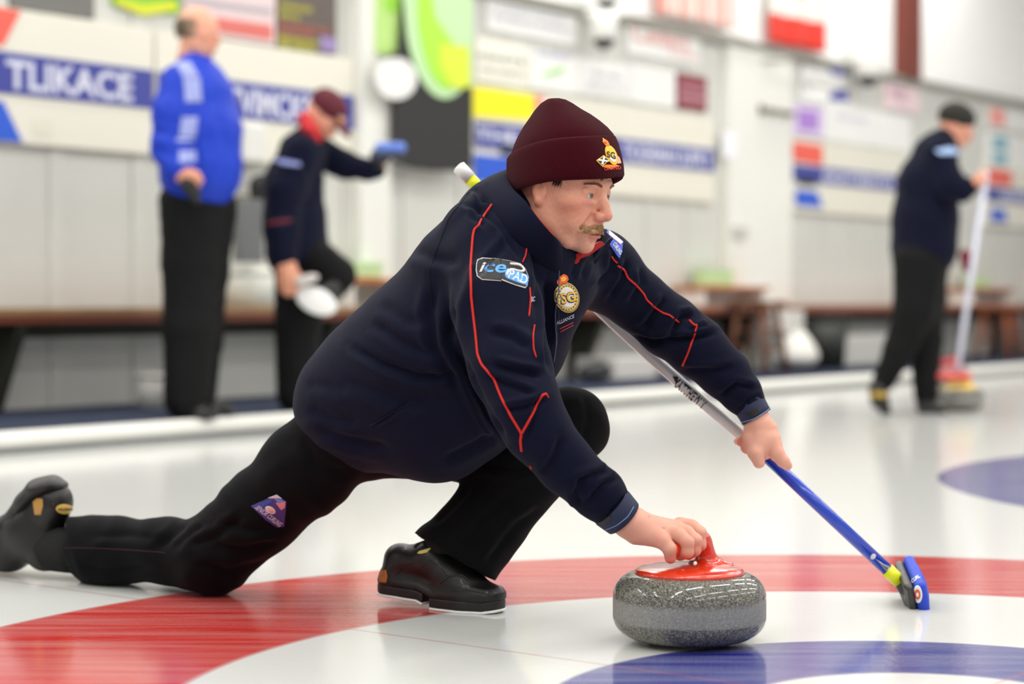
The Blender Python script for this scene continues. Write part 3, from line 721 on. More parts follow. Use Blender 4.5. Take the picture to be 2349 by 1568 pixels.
# ================================================================ THE STONES
def granite():
    m = bpy.data.materials.new('granite'); m.use_nodes = True; nt = m.node_tree; L = nt.links; b = nt.nodes['Principled BSDF']
    tc = nt.nodes.new('ShaderNodeTexCoord')
    def vor(scale):
        v = nt.nodes.new('ShaderNodeTexVoronoi'); v.inputs['Scale'].default_value = scale; L.new(tc.outputs['Object'], v.inputs['Vector']); return v
    v = vor(820); cr = nt.nodes.new('ShaderNodeValToRGB'); e = cr.color_ramp.elements
    e[0].position = .0; e[0].color = lin((50, 51, 49)) + (1,); e[1].position = .5; e[1].color = lin((82, 83, 79)) + (1,)
    k = e.new(.72); k.color = lin((108, 108, 101)) + (1,); k = e.new(.88); k.color = lin((168, 165, 148)) + (1,)
    sx = nt.nodes.new('ShaderNodeSeparateColor'); L.new(v.outputs['Color'], sx.inputs[0]); L.new(sx.outputs[0], cr.inputs[0])
    # roughened running band in the middle
    sp_ = nt.nodes.new('ShaderNodeSeparateXYZ'); L.new(tc.outputs['Object'], sp_.inputs[0])
    r1 = nt.nodes.new('ShaderNodeMapRange'); L.new(sp_.outputs[2], r1.inputs[0]); r1.inputs[1].default_value = .042; r1.inputs[2].default_value = .048
    r2 = nt.nodes.new('ShaderNodeMapRange'); L.new(sp_.outputs[2], r2.inputs[0]); r2.inputs[1].default_value = .088; r2.inputs[2].default_value = .078
    mu = nt.nodes.new('ShaderNodeMath'); mu.operation = 'MULTIPLY'; L.new(r1.outputs[0], mu.inputs[0]); L.new(r2.outputs[0], mu.inputs[1])
    mx = nt.nodes.new('ShaderNodeMix'); mx.data_type = 'RGBA'; f = nt.nodes.new('ShaderNodeMath'); f.operation = 'MULTIPLY'; L.new(mu.outputs[0], f.inputs[0]); f.inputs[1].default_value = .5
    L.new(f.outputs[0], mx.inputs[0]); L.new(cr.outputs[0], mx.inputs[6]); mx.inputs[7].default_value = lin((158, 158, 156)) + (1,)
    L.new(mx.outputs[2], b.inputs['Base Color'])
    r3 = nt.nodes.new('ShaderNodeMapRange'); L.new(mu.outputs[0], r3.inputs[0]); r3.inputs[3].default_value = .07; r3.inputs[4].default_value = .6; L.new(r3.outputs[0], b.inputs['Roughness'])
    nb = nt.nodes.new('ShaderNodeTexNoise'); nb.inputs['Scale'].default_value = 400; L.new(tc.outputs['Object'], nb.inputs['Vector'])
    bp = nt.nodes.new('ShaderNodeBump'); bp.inputs['Distance'].default_value = .001; L.new(nb.outputs['Fac'], bp.inputs['Height'])
    f2 = nt.nodes.new('ShaderNodeMath'); f2.operation = 'MULTIPLY'; L.new(mu.outputs[0], f2.inputs[0]); f2.inputs[1].default_value = .5; L.new(f2.outputs[0], bp.inputs['Strength'])
    L.new(bp.outputs[0], b.inputs['Normal'])
    return m
mgran = granite()
def stone(label, c, hm, gdir, group=None):
    """curling stone standing at c; gdir: unit vector from the neck towards the free end of the grip"""
    c = Vector(c); r = empty('curling_stone', c, label, 'curling stone', group)
    R = .1441; prof = [(.001, .004), (.06, .004), (.064, .0), (.070, .0), (.078, .006)]
    for i in range(0, 11):      # rounded lower shoulder
        a = -math.pi / 2 + (i / 10) * math.pi / 2; prof.append((R - .052 + .052 * math.cos(a), .048 + .042 * math.sin(a)))
    for i in range(0, 11):
        a = (i / 10) * math.pi / 2; prof.append((R - .046 + .046 * math.cos(a), .086 + .044 * math.sin(a)))
    prof += [(.06, .132), (.001, .132)]
    o = lathe('granite_body', prof, mgran, (0, 0, 0), None, 128); o.parent = r
    dp = [(.102, .128), (.1035, .132), (.102, .1355), (.095, .1385), (.075, .1425), (.045, .1445), (.02, .146), (.001, .146)]
    d = lathe('handle_plate', dp, hm, c, r, 96)
    g = Vector(gdir).normalized(); up = Vector((0, 0, 1))
    base = c - g * .062 + up * .140; top = c - g * .046 + up * .182
    gr = [c - g * .038 + up * .189, c - g * .012 + up * .190, c + g * .018 + up * .184, c + g * .054 + up * .176]
    pr = [cone(base, base * .45 + top * .55,           .024, .0150), cone(base * .45 + top * .55, top, .0150, .0135), cone(top, gr[0], .0135, .0135),
          cone(gr[0], gr[1], .0135, .0142), cone(gr[1], gr[2], .0142, .0142), cone(gr[2], gr[3], .0142, .0135), ell(base - up * .001, (.05, .038, .008))]
    sdfo('handle_grip', pr, .014, .0022, hm, r, smooth=2)
    lathe('bolt', [(.001, .152), (.007, .151), (.009, .146)], mat('bolt_steel', (180, 180, 180), .3, metal=1), c - g * .012, r, 20)
    return r
mred = mat('handle_red', (212, 52, 18), .16, .5, coat=.6); myel = mat('handle_yellow', (236, 190, 20), .25, coat=.4)
SC = onice(1581, 1470); SC.z = 0
SG = (P(1548, 1263, 3.548) - P(1640, 1222, 3.65)); SG.z = 0; SG.normalize()
st = stone('grey granite curling stone with a glossy red handle in the curler right hand', SC, mred, SG)
Vt, Ft = text2d('27', .02); g_ = SG; l_ = Vector((-g_.y, g_.x, 0))
pd('number', [SC - g_ * .075 + l_ * (.02 - .0) * 0 + Vector((.022, -.02, 0)) + Vector((x * .016, y * .009, .1432 - 0)) for x, y in Vt], Ft, mat('number_gold', (220, 150, 40), .4), st)
s2 = onice(2200, 941); s2.z = 0
stone('grey granite stone with a yellow handle beside the walking man front foot', s2, myel, (-.9, -.3, 0))
s3 = onice(2178, 884); s3.z = 0
stone('grey granite stone with a red handle farther back behind the yellow one', s3, mat('handle_pink_red', (214, 80, 78), .3), (-.9, .2, 0))

# ================================================================ THE BROOM
mshw = mat('shaft_white', (206, 204, 204), .25, coat=.4); mshb = mat('shaft_blue', (22, 62, 186), .22, coat=.4); msy = mat('ferrule_yellow', (222, 226, 20), .35)
mpl = mat('broom_black_plastic', (48, 46, 42), .35); mbp = mat('pad_blue', (24, 62, 190), .55); mbe = mat('pad_edge_blue', (70, 110, 225), .6)
BT = P(1066, 397, 4.07); BH = P(2052, 1322, 4.01)
def bt(t): return BT + (BH - BT) * t
ax_ = (BH - BT).normalized()
br = empty('curling_broom', onice(2095, 1398), 'blue and white curling broom held in the left hand with its head on the ice', 'curling broom')
def bow(t): return bt(t) - Vector((0, 0, .021 * math.sin(math.pi * min(max(t, 0) / .68, 1))))     # the shaft flexes under the arm
tubeo('shaft', [bow(.68 * i / 24) for i in range(25)], .0128, mshw, br, 24)
tubeo('lower_shaft', [bt(.68), bt(.985)], .0131, mshb, br, 24)
tubeo('end_cap', [bow(-.002) - (bow(.02) - bow(0)) * .7, bow(-.002) - (bow(.02) - bow(0)) * .6, bow(.012)], [.010, .0150, .0150], mat('cap_white', (232, 232, 230), .4), br, 24)
tubeo('yellow_band', [bow(.0125), bow(.036)], .0134, msy, br, 24)
tubeo('ferrule', [bt(.983), bt(1.012)], .0148, msy, br, 24)
bf = bvh_of(*[o for o in br.children if o.name.startswith('lower_shaft')])
for u, v in ((2003, 1276), (2041, 1308)): patch('rivet', bf, disc(u, v, 5.5, 7, 40, 16), .0004, mat('rivet_silver', (205, 205, 215), .3), br, 2)
# head
ha = (P(2108, 1380, 3.952) - P(2082, 1318, 4.085)); hl = .150; hc = P(2093, 1347, 4.015); ha.normalize()
hn = Vector((1, -.35, .12)); hn = (hn - ha * hn.dot(ha)).normalized(); hw = ha.cross(hn)
HR = np.array(Matrix((ha, hw, hn)).transposed())
def hp(a, b, c): return hc + ha * a + hw * b + hn * c
sdfo('head_frame', [rbox(hp(0, 0, -.012), (.072, .036, .0085), HR, .008), cone(hp(0, 0, -.016), bt(1.008), .015, .0125), rbox(hp(0, .030, -.018), (.06, .006, .006), HR, .004), rbox(hp(0, -.030, -.018), (.06, .006, .006), HR, .004)], .006, .0025, mpl, br,
     sub=[rbox(hp(-.045, 0, -.024), (.014, .018, .006), HR, .004), rbox(hp(.045, 0, -.024), (.014, .018, .006), HR, .004)])
pad = sdfo('pad', [rbox(hp(0, 0, .009), (.079, .042, .0125), HR, .012), ell(hp(0, 0, .012), (.078, .040, .018), HR)], .006, .0022, mbp, br, smooth=2)
bp_ = bvh_of(pad)
for nm, rr, c, off in (('label_ring', 1.0, (226, 232, 236), .0012), ('label_mark', .58, (228, 80, 40), .0020), ('label_core', .26, (232, 236, 238), .0028)):
    patch(nm, bp_, disc(2106, 1362, 9.5 * rr, 20 * rr, -4, 28), off, mat('label_%d' % c[0], c, .4), pad, 1.5)
text_on('lettering', bp_, 'CURL', [(2093, 1338), (2111, 1324), (2107, 1317), (2091, 1329)], .001, mat('label_226', (226, 232, 236)), pad, .02)
# black lettering along the white shaft
bs_ = bvh_of(*[o for o in br.children if o.name == 'shaft'])
qd = [(1542, 880), (1612, 938), (1622, 922), (1554, 864)]
text_on('lettering', bs_, 'MATTHEW V', qd, .0022, mat('shaft_ink', (22, 22, 26)), br, .02)
# ================================================================ THE CURLER
mjk = mat('jacket_navy', (13, 16, 36), .85, .10, bump=(700, .25), sheen=.03)
mjk2 = mat('jacket_navy_dark', (16, 18, 28), .8, .25); mlin = mat('collar_red', (172, 20, 16), .8); mtr = mat('trouser_black', (8, 8, 11), .85, .10, bump=(600, .2), sheen=.02)
mpipe = mat('piping_red', (196, 34, 22), .6, .3); mskin = mat('skin', (214, 150, 122), .5, .35, attr=True, bump=(900, .12), sss=.12)
person = None
# ---- body: head, neck, hands and a slim frame inside the clothes, one mesh
yaw = math.radians(33); pit = math.radians(11); rol = math.radians(2)
hf = Vector((math.cos(yaw) * math.cos(pit), -math.sin(yaw) * math.cos(pit), -math.sin(pit)))
hlft = Vector((math.sin(yaw), math.cos(yaw), 0)); hup = hf.cross(hlft)
HRm = Matrix((hf, hlft, hup)).transposed()
HO = P(1402, 500, 3.665) - HRm @ Vector((.121, 0, -.021))
HM = np.array(HRm)
def H(x, y, z): return HO + HRm @ Vector((x, y, z))
def he(x, y, z, a, b, c, rot=None):
    M = HM if rot is None else HM @ np.array(Matrix.Rotation(math.radians(rot[1]), 3, rot[0]))
    return ell(H(x, y, z), (a, b, c), M)
def hcn(a, b, ra, rb=None): return cone(H(*a), H(*b), ra, rb)
NK = (-.085, 0, -.125)
def head_field(h):
    pr = [(he(-.008, 0, .050, .094, .073, .085), .01), (he(.032, 0, -.008, .060, .060, .078), .03), (he(.045, 0, .045, .046, .056, .040), .02)]
    f = Field(*bounds([p[0] for p in pr] + [hcn(NK, (NK[0] + .055, 0, NK[2] - .015), .064), hcn((-.03, 0, -.03), (-.03, 0, -.14), .062), hcn((0, -.09, 0), (.115, .09, 0), .02)], .012), h)
    for p, k in pr: f.op(p, k)
    for s in (-1, 1):
        f.op(hcn((.0, s * .052, -.040), (.050, s * .033, -.078), .017, .015), .028)      # jaw
        f.op(hcn((-.002, s * .056, -.012), (.0, s * .052, -.045), .016, .016), .02)
        f.op(he(.058, s * .043, .000, .021, .019, .017), .022)                            # cheekbone
        f.op(he(.062, s * .032, -.038, .018, .018, .022), .02)                            # cheek
    f.op(he(.072, 0, -.084, .018, .019, .015), .02)                                        # chin
    f.op(he(.077, 0, -.052, .018, .027, .024), .018)                                       # mouth mound
    f.op(hcn((.084, -.026, .037), (.084, .026, .037), .0095), .014)                        # brow
    f.op(hcn((.083, -.010, .035), (.083, .010, .035), .011), .012)
    for s in (-1, 1):
        f.op(he(.100, s * .029, .0158, .016, .0185, .0125), .012, 'sub')                    # eye socket
        f.op(he(.075, s * .0315, .0158, .0147, .0165, .0142), .006)                          # lids over the ball
        f.op(hcn((.0865, s * .018, .0275), (.0795, s * .046, .0245), .0040, .0036), .006)        # lid fold
        f.op(hcn((.0865, s * .020, .0012), (.080, s * .042, .0032), .0034, .003), .008)        # bag below the eye
    f.op(hcn((.0875, 0, .025), (.100, 0, .002), .0075, .0085), .012)                        # nose
    f.op(hcn((.100, 0, .004), (.1105, 0, -.018), .0085, .0115), .008)
    for s in (-1, 1):
        f.op(he(.0985, s * .0130, -.0220, .0120, .0072, .0090), .006)
        f.op(hcn((.090, s * .019, -.024), (.078, s * .033, -.048), .0024, .003), .010, 'sub')  # fold nose to mouth
    f.op(hcn((.098, 0, -.027), (.0965, 0, -.046), .007, .006), .01)
    for s in (-1, 1): f.op(he(.1030, s * .0062, -.0330, .0055, .0030, .0042), .0015, 'sub')
    # lips
    f.op(he(.0950, 0, -.0520, .0060, .0215, .0046), .004); f.op(he(.0925, 0, -.0620, .0072, .0185, .0055), .004)
    f.op(hcn((.1015, 0, -.0572), (.1010, 0, -.0572), .0012), .002, 'sub')
    f.op(he(.100, 0, -.0572, .008, .023, .0011), .0025, 'sub')
    f.op(he(.093, 0, -.0715, .006, .016, .0035), .007, 'sub')
    # eye openings
    for s in (-1, 1):
        f.op(he(.0885, s * .0315, .0151, .0100, .0130, .0040, rot=('Z', s * -8)), .0015, 'sub')
        # ears
        f.op(he(-.004, s * .073, .012, .017, .007, .026, rot=('Y', -12)), .006)
        f.op(he(.000, s * .073, -.012, .009, .0065, .010), .006)
        f.op(he(.000, s * .0815, .012, .009, .005, .016), .004, 'sub')
    # wrinkles: crow's feet and brow creases
    for s in (-1, 1):
        for dz, dl in ((.004, .008), (-.001, .010), (-.006, .008)):
            f.op(hcn((.064, s * .0535, .0145 + dz * .6), (.052, s * .0605, .0135 + dz * 1.8), .0010, .0006), .004, 'sub')
    for zz in (.049, .0565): f.op(hcn((.0925, -.018, zz), (.0925, .018, zz), .0012), .004, 'sub')
    for s in (-1, 1): f.op(hcn((.0955, s * .005, .034), (.0955, s * .0055, .044), .0011), .003, 'sub')
    # neck
    f.op(hcn((-.035 if NK[0] < -.05 else -.015, 0, -.01), NK, .056, .062), .02)
    f.op(hcn((.02, 0, -.07), (NK[0] + .055, 0, NK[2] - .015), .036, .044), .02)
    V, Q = f.mesh(); return smooth_vq(V, Q, 1, .4), Q
def head_color(V):
    L = (V - np.array(HO)) @ HM; x, y, z = L[:, 0], L[:, 1], L[:, 2]
    base = np.array(lin((222, 162, 136))); C = np.tile(base, (len(V), 1))
    def blend(w, c):
        w = np.clip(w, 0, 1)[:, None]; C[:] = C * (1 - w) + np.array(lin(c)) * w
    g = lambda cx, cy, cz, r: np.exp(-((x - cx) ** 2 + (np.abs(y) - cy) ** 2 + (z - cz) ** 2) / r ** 2)
    blend(.55 * g(.065, .045, -.012, .026), (206, 118, 96)); blend(.6 * g(.108, 0, -.018, .017), (204, 116, 96))
    blend(.5 * g(-.01, .078, 0, .03), (206, 126, 104)); blend(.35 * g(.09, 0, .055, .03), (222, 168, 140))
    blend(.55 * np.exp(-((z + .000) ** 2) / .006 ** 2 - ((np.abs(y) - .031) / .016) ** 2 - ((x - .085) / .02) ** 2), (196, 128, 116))
    blend(.45 * np.exp(-((z - .0278) ** 2) / .005 ** 2 - ((np.abs(y) - .03) / .016) ** 2 - ((x - .085) / .02) ** 2), (192, 124, 104))  # shade of the upper lid crease, put into the skin colour
    blend(.35 * g(.06, .02, -.085, .04), (186, 148, 126))                  # shaven chin
    lip = np.exp(-(np.abs((z + .0572)) / .0085) ** 4 - (np.abs(y) / .020) ** 4 - (np.abs(x - .098) / .016) ** 4)
    blend(.8 * lip, (190, 98, 88))
    dark = np.exp(-((z + .0572) / .0012) ** 2 - (np.abs(y) / .021) ** 6 - (np.abs(x - .096) / .012) ** 4); blend(.6 * dark, (110, 50, 44))
    rim = np.exp(-(((x - .0885) / .013) ** 2 + ((np.abs(y) - .0315) / .0150) ** 2 + ((z - .0155) / .0068) ** 2) ** 3); blend(.45 * rim, (176, 96, 86))
    rng = np.random.default_rng(3); C *= (1 + .05 * np.sin(x * 500 + 3 * np.sin(y * 310)) * np.sin(z * 420 + 2 * np.sin(x * 300)))[:, None]
    return C
HV, HQ = head_field(.0014)
HC = head_color(HV)
# ---- hands
def finger(pts, rp):
    return [cone(P(*a[:3]), P(*b[:3]), a[3] * a[2] / FPX, b[3] * b[2] / FPX) for a, b in zip(pts[:-1], pts[1:])]
def hand_field(groups, h=.0016):
    allp = [p for g, k in groups for p in g]; f = Field(*bounds(allp, .01), h)
    for g, k in groups:
        if k == 'sub': f.subs(g, .002); continue
        sub = Field.__new__(Field); sub.h = f.h; sub.lo = f.lo; sub.n = f.n; sub.ax = f.ax; sub.v = np.full(f.v.shape, 10., np.float32)
        for p in g: sub.op(p, .006)
        hh = np.clip(.5 + .5 * (f.v - sub.v) / k, 0, 1); f.v = f.v + (sub.v - f.v) * hh - k * hh * (1 - hh)
    V, Q = f.mesh(); return smooth_vq(V, Q, 1, .4), Q
RH = [
 ([cone(P(1395, 1168, 3.56), P(1446, 1196, 3.563), .031, .031), cone(P(1446, 1198, 3.563), P(1505, 1216, 3.57), .032, .024, (1, 1.25, 1)), cone(P(1505, 1214, 3.575), P(1548, 1214, 3.585), .026, .019, (1, 1.35, 1)),
   cone(P(1462, 1218, 3.553), P(1508, 1232, 3.548), .026, .018)], .012),
 (finger([(1500, 1228, 3.548, 22), (1521, 1241, 3.535, 18), (1536, 1258, 3.530, 15.5), (1538, 1279, 3.535, 13.5)], 0), .008),              # little finger
 (finger([(1530, 1222, 3.560, 19), (1557, 1227, 3.548, 17.5), (1577, 1244, 3.537, 15), (1577, 1266, 3.537, 13.5), (1560, 1274, 3.551, 12)], 0), .0035),
 (finger([(1550, 1212, 3.580, 18), (1575, 1221, 3.572, 16), (1596, 1239, 3.562, 14.5), (1594, 1262, 3.562, 13), (1580, 1272, 3.575, 12)], 0), .0035),
 (finger([(1560, 1203, 3.605, 18), (1586, 1207, 3.600, 15.5), (1606, 1221, 3.592, 14), (1606, 1249, 3.590, 13), (1592, 1264, 3.60, 12)], 0), .0035),
 (finger([(1500, 1208, 3.61, 20), (1540, 1228, 3.64, 16), (1575, 1250, 3.645, 14), (1592, 1262, 3.63, 12)], 0), .008),                        # thumb on the far side
 ([cone(P(1470, 1182, 3.545), P(1540, 1196, 3.556), .0012), cone(P(1468, 1196, 3.538), P(1526, 1214, 3.543), .001), cone(P(1430, 1180, 3.53), P(1442, 1214, 3.53), .0009), cone(P(1438, 1182, 3.53), P(1450, 1216, 3.53), .0008)], 'sub'),
]
RV, RQ = hand_field(RH)
LY = 3.975
LH = [
 ([cone(P(1722, 932, 3.99), P(1741, 975, LY), .030, .028), cone(P(1741, 975, LY), P(1748, 1012, LY - .005), .028, .030), cone(P(1760, 985, LY), P(1772, 1022, LY - .003), .022, .020),
   cone(P(1728, 985, LY), P(1724, 1016, LY - .01), .020, .018)], .012),
 (finger([(1768, 1010, LY - .012, 22), (1782, 1040, LY - .02, 17), (1796, 1057, LY - .022, 14), (1806, 1067, LY - .02, 11.5)], 0), .008),      # index finger along the shaft
 (finger([(1742, 1008, LY - .012, 22), (1733, 1038, LY - .028, 17.5), (1741, 1060, LY - .028, 14)], 0), .012),                                       # thumb curled under
 (finger([(1722, 1008, LY - .01, 18), (1713, 1026, LY - .0, 13), (1722, 1034, LY + .01, 11)], 0), .005),
 (finger([(1716, 1000, LY, 15), (1700, 1013, LY + .01, 9.5), (1691, 1012, LY + .03, 8)], 0), .004),
 (finger([(1750, 1015, LY + .03, 16), (1742, 1040, LY + .055, 13), (1728, 1040, LY + .06, 12)], 0), .004),
 (finger([(1762, 1025, LY + .03, 15), (1757, 1048, LY + .055, 13), (1744, 1050, LY + .06, 12)], 0), .004),
]
LV, LQ = hand_field(LH)
# slim frame linking head, hands and legs inside the clothes
fr = [cone(H(-.07, 0, -.10), P(1180, 640, 3.80), .055, .07), cone(P(1180, 640, 3.80), P(830, 950, 3.98), .08, .08), cone(P(1180, 620, 3.80), P(1130, 620, 3.68), .05, .04),
      cone(P(1130, 620, 3.68), P(1215, 945, 3.50), .035, .03), cone(P(1215, 945, 3.50), P(1412, 1176, 3.562), .028, .025), cone(P(1180, 620, 3.80), P(1390, 630, 3.93), .05, .035),
      cone(P(1390, 630, 3.93), P(1600, 800, 3.96), .033, .028), cone(P(1600, 800, 3.96), P(1732, 955, 3.985), .026, .024),
      cone(P(830, 970, 3.98), P(490, 1280, 4.13), .06, .04), cone(P(490, 1280, 4.13), P(170, 1250, 4.38), .035, .03), cone(P(900, 980, 4.04), P(1305, 980, 3.93), .06, .04), cone(P(1305, 980, 3.93), P(1010, 1270, 3.99), .04, .022),
      cone(P(170, 1250, 4.38), P(80, 1230, 4.43), .03, .03), cone(P(1010, 1270, 3.99), P(975, 1305, 3.99), .022, .020)]
ff = Field(*bounds(fr), .009); ff.adds(fr, .02); FV, FQ = ff.mesh()
def union_all(parts):
    obs = []
    for V_, Q_ in parts: obs.append(qmesh('tmp', V_, Q_, None))
    base = obs[0]
    for o in obs[1:]:
        m = base.modifiers.new('u', 'BOOLEAN'); m.operation = 'UNION'; m.solver = 'MANIFOLD'; m.object = o
    dg = bpy.context.evaluated_depsgraph_get(); me = bpy.data.meshes.new_from_object(base.evaluated_get(dg))
    for o in obs: bpy.data.objects.remove(o)
    me.name = 'person'; me.materials.clear(); return me
bme = union_all([(FV, FQ), (HV, HQ), (RV, RQ), (LV, LQ)])
BV = np.zeros(len(bme.vertices) * 3, np.float32); bme.vertices.foreach_get('co', BV); BV = BV.reshape(-1, 3).astype(float)
hc1 = np.array(lin((222, 164, 142)))
def hand_color(V, tips):
    C = np.tile(hc1, (len(V), 1))
    for (t, r, c, w) in tips:
        q = w * np.exp(-((V - np.array(t)) ** 2).sum(1) / r ** 2)[:, None]; C = C * (1 - q) + np.array(lin(c)) * q
    return C
pk = (206, 106, 86)
BC = hand_color(BV, [(P(1537, 1288, 3.53), .014, pk, .7), (P(1570, 1280, 3.54), .018, pk, .8), (P(1600, 1270, 3.57), .02, pk, .7), (P(1577, 1240, 3.53), .012, (214, 134, 112), .5), (P(1515, 1232, 3.53), .016, (214, 130, 110), .5), (P(1440, 1225, 3.53), .03, (204, 138, 118), .5),
    (P(1806, 1068, LY), .016, pk, .7), (P(1700, 1012, LY), .016, (196, 96, 70), .7), (P(1720, 1030, LY), .02, (200, 104, 84), .6), (P(1740, 1058, LY - .02), .012, (222, 150, 124), .5)])
near = np.linalg.norm(BV - np.array(HO), axis=1) < .2; BC[near] = head_color(BV[near])
person = link('person', bme, mskin, None, True)
colattr(person, BC)
tag(person, 'person in maroon knitted hat and navy jacket lunging low over a red handled stone', 'person')
# nail of the little finger, eyes
meyew = mat('eye_white', (198, 188, 180), .3, coat=.3); miris = mat('iris_green', (92, 96, 70), .2, coat=.8); mpup = mat('pupil', (10, 10, 10), .15, coat=.8)
for s in (-1, 1):
    c = H(.0775, s * .0315, .0155); q = sdfo('eye', [ell(c, (.0122,) * 3)], .001, .0011, meyew, person)
    gz = (hf * 1.0 + hlft * (-.06 if s < 0 else .12) + hup * .10).normalized(); GR = frame(gz, hup)
    def cap(nm, r0, rr, m):
        n = 24; V = [c + gz * math.sqrt(rr ** 2 - 0) * 1.0]; F = []
        for k in range(1, 5):
            a_ = r0 * k / 4
            for i in range(n):
                b_ = 2 * math.pi * i / n; V.append(c + GR @ Vector((math.sqrt(rr ** 2 - a_ ** 2), a_ * math.cos(b_), a_ * math.sin(b_))))
        for i in range(n): F.append((0, 1 + i, 1 + (i + 1) % n))
        for k in range(3):
            for i in range(n): F.append((1 + k * n + i, 1 + (k + 1) * n + i, 1 + (k + 1) * n + (i + 1) % n, 1 + k * n + (i + 1) % n))
        return pd(nm, V, F, m, q, True)
    cap('iris', .0062, .01240, miris); cap('pupil', .0028, .01260, mpup)
# ---- hair: moustache, eyebrows, sideburn
def strands(name, roots, m, parent, rad=.00028):
    parts = []
    for p, d, L_, dr in roots:
        a = p; b = p + d * L_ * .5; c2 = p + d * L_ + dr * L_ * .45
        parts.append(tubepts([a, b, c2], [rad, rad * .8, rad * .25], 4))
    V, F = joinVF(parts); return pd(name, V, F, m, parent, True)
bodyb = bvh_of(person)
rnd = random.Random(5)
def onhead(x, y, z):
    o = H(x + .06, y, z); h, n, i, t = bodyb.ray_cast(o, -hf, .15)
    return (h, n) if h is not None else (H(x, y, z), hf)
mm = mat('moustache_hair', (184, 150, 108), .55, .3, var=(300, .35)); mm2 = mat('eyebrow_hair', (152, 112, 84), .6, .3); mm3 = mat('dark_hair', (52, 40, 34), .6, .3)
rt = []
for i in range(2400):
    y = rnd.uniform(-.036, .036); z = -.0350 - rnd.random() ** .8 * .0125 - abs(y) * .24; p, n = onhead(.09, y, z)
    s = 1 if y > 0 else -1
    d = (-hup * 1.0 + hlft * s * (.35 + abs(y) * 18) + n * .55 + Vector((rnd.uniform(-1, 1), rnd.uniform(-1, 1), rnd.uniform(-1, 1))) * .16).normalized()
    rt.append((p - n * .0005, d, rnd.uniform(.006, .0100) * (1 - abs(y) * 6), -n * .5 - hup * .3))
strands('moustache', rt, mm, person, .00034)
for s in (-1, 1):
    rt = []
    for i in range(420):
        t = rnd.random(); y = s * (.013 + .034 * t); z = .0350 + .006 * math.sin(t * 2.2) - .004 * t * t + rnd.uniform(-.0026, .0026) * (1 - .5 * t); p, n = onhead(.085, y, z)
        rt.append((p - n * .0004, (hlft * s * .9 + hup * (.25 - .5 * t) + n * .25 + Vector((rnd.uniform(-1, 1), rnd.uniform(-1, 1), rnd.uniform(-1, 1))) * .15).normalized(), .0062, -n * .3))
    strands('eyebrow', rt, mm2, person, .0003)
rt = []
for i in range(240):
    x = rnd.choice((rnd.uniform(-.012, .004), rnd.uniform(.022, .04))); z = rnd.uniform(.030, .05)
    o = H(x, -.12, z); h, n, _, _ = bodyb.ray_cast(o, hlft)
    if h is None: continue
    rt.append((h, (-hup * 1 + n * .25 - hf * .2).normalized(), .011, n * .1))
strands('sideburn_hair', rt, mm3, person, .0004)

# ---- knitted hat
mknit = mat('maroon_knit', (60, 7, 18), .95, .05, sheen=.05)
def ribbed(m, scale, st):
    nt = m.node_tree; b = nt.nodes['Principled BSDF']; uv = nt.nodes.new('ShaderNodeUVMap'); w = nt.nodes.new('ShaderNodeTexWave'); w.wave_type = 'BANDS'; w.bands_direction = 'X'
    w.inputs['Scale'].default_value = scale; w.inputs['Distortion'].default_value = .6; w.inputs['Detail'].default_value = 1; nt.links.new(uv.outputs[0], w.inputs['Vector'])
    bp = nt.nodes.new('ShaderNodeBump'); bp.inputs['Strength'].default_value = st; bp.inputs['Distance'].default_value = .002
    n = nt.nodes.new('ShaderNodeTexNoise'); n.inputs['Scale'].default_value = 300; n.inputs['Detail'].default_value = 4
    tc = nt.nodes.new('ShaderNodeTexCoord'); nt.links.new(tc.outputs['Object'], n.inputs['Vector'])
    ad = nt.nodes.new('ShaderNodeMath'); nt.links.new(w.outputs['Fac'], ad.inputs[0]); nt.links.new(n.outputs['Fac'], ad.inputs[1])
    nt.links.new(ad.outputs[0], bp.inputs['Height']); nt.links.new(bp.outputs[0], b.inputs['Normal'])
ribbed(mknit, 34, .55)
tp = math.radians(9)
kf = Vector((math.cos(yaw) * math.cos(tp), -math.sin(yaw) * math.cos(tp), math.sin(tp))); ku = kf.cross(hlft)
KO = P(1301, 429, 3.722)
def kring(h, a, b, dx=0, dy=0, n=96, sag=0):
    out = []
    for i in range(n):
        q = 2 * math.pi * i / n; ca, sa = math.cos(q), math.sin(q)
        e = 2.25; rr = (abs(ca) ** e + abs(sa) ** e) ** (-1 / e)
        out.append(KO + kf * (a * rr * ca + dx) + hlft * (b * rr * sa + dy) + ku * (h + sag * (-.5 * (1 - ca)) * 1.0 + .03 * a * math.sin(3 * q)))
    return out
def hatloft(name, spec, parent):
    rings = [kring(*s) for s in spec]; V, F = ring_loft(rings, True, False); n = 96
    o = pd(name, V, F, mknit, parent, True)
    uvl = o.data.uv_layers.new(name='UVMap'); 
    for p in o.data.polygons:
        for li, vi in zip(p.loop_indices, p.vertices):
            i = vi % n; i = n if (i == 0 and any(w % n == n - 1 for w in p.vertices)) else i
            uvl.data[li].uv = (i / n * 1.0 * 3, vi // n / 20)
    return o
dome = hatloft('knitted_hat', [(.060, .108, .088), (.085, .1035, .084, .002), (.100, .095, .077, .001), (.116, .083, .067, -.001), (.132, .0685, .055, -.003), (.146, .053, .043, -.005), (.160, .039, .032, -.006), (.170, .026, .023, -.006), (.1755, .013, .013, -.006), (.1765, .002, .002, -.006)], person)
sg = -.006
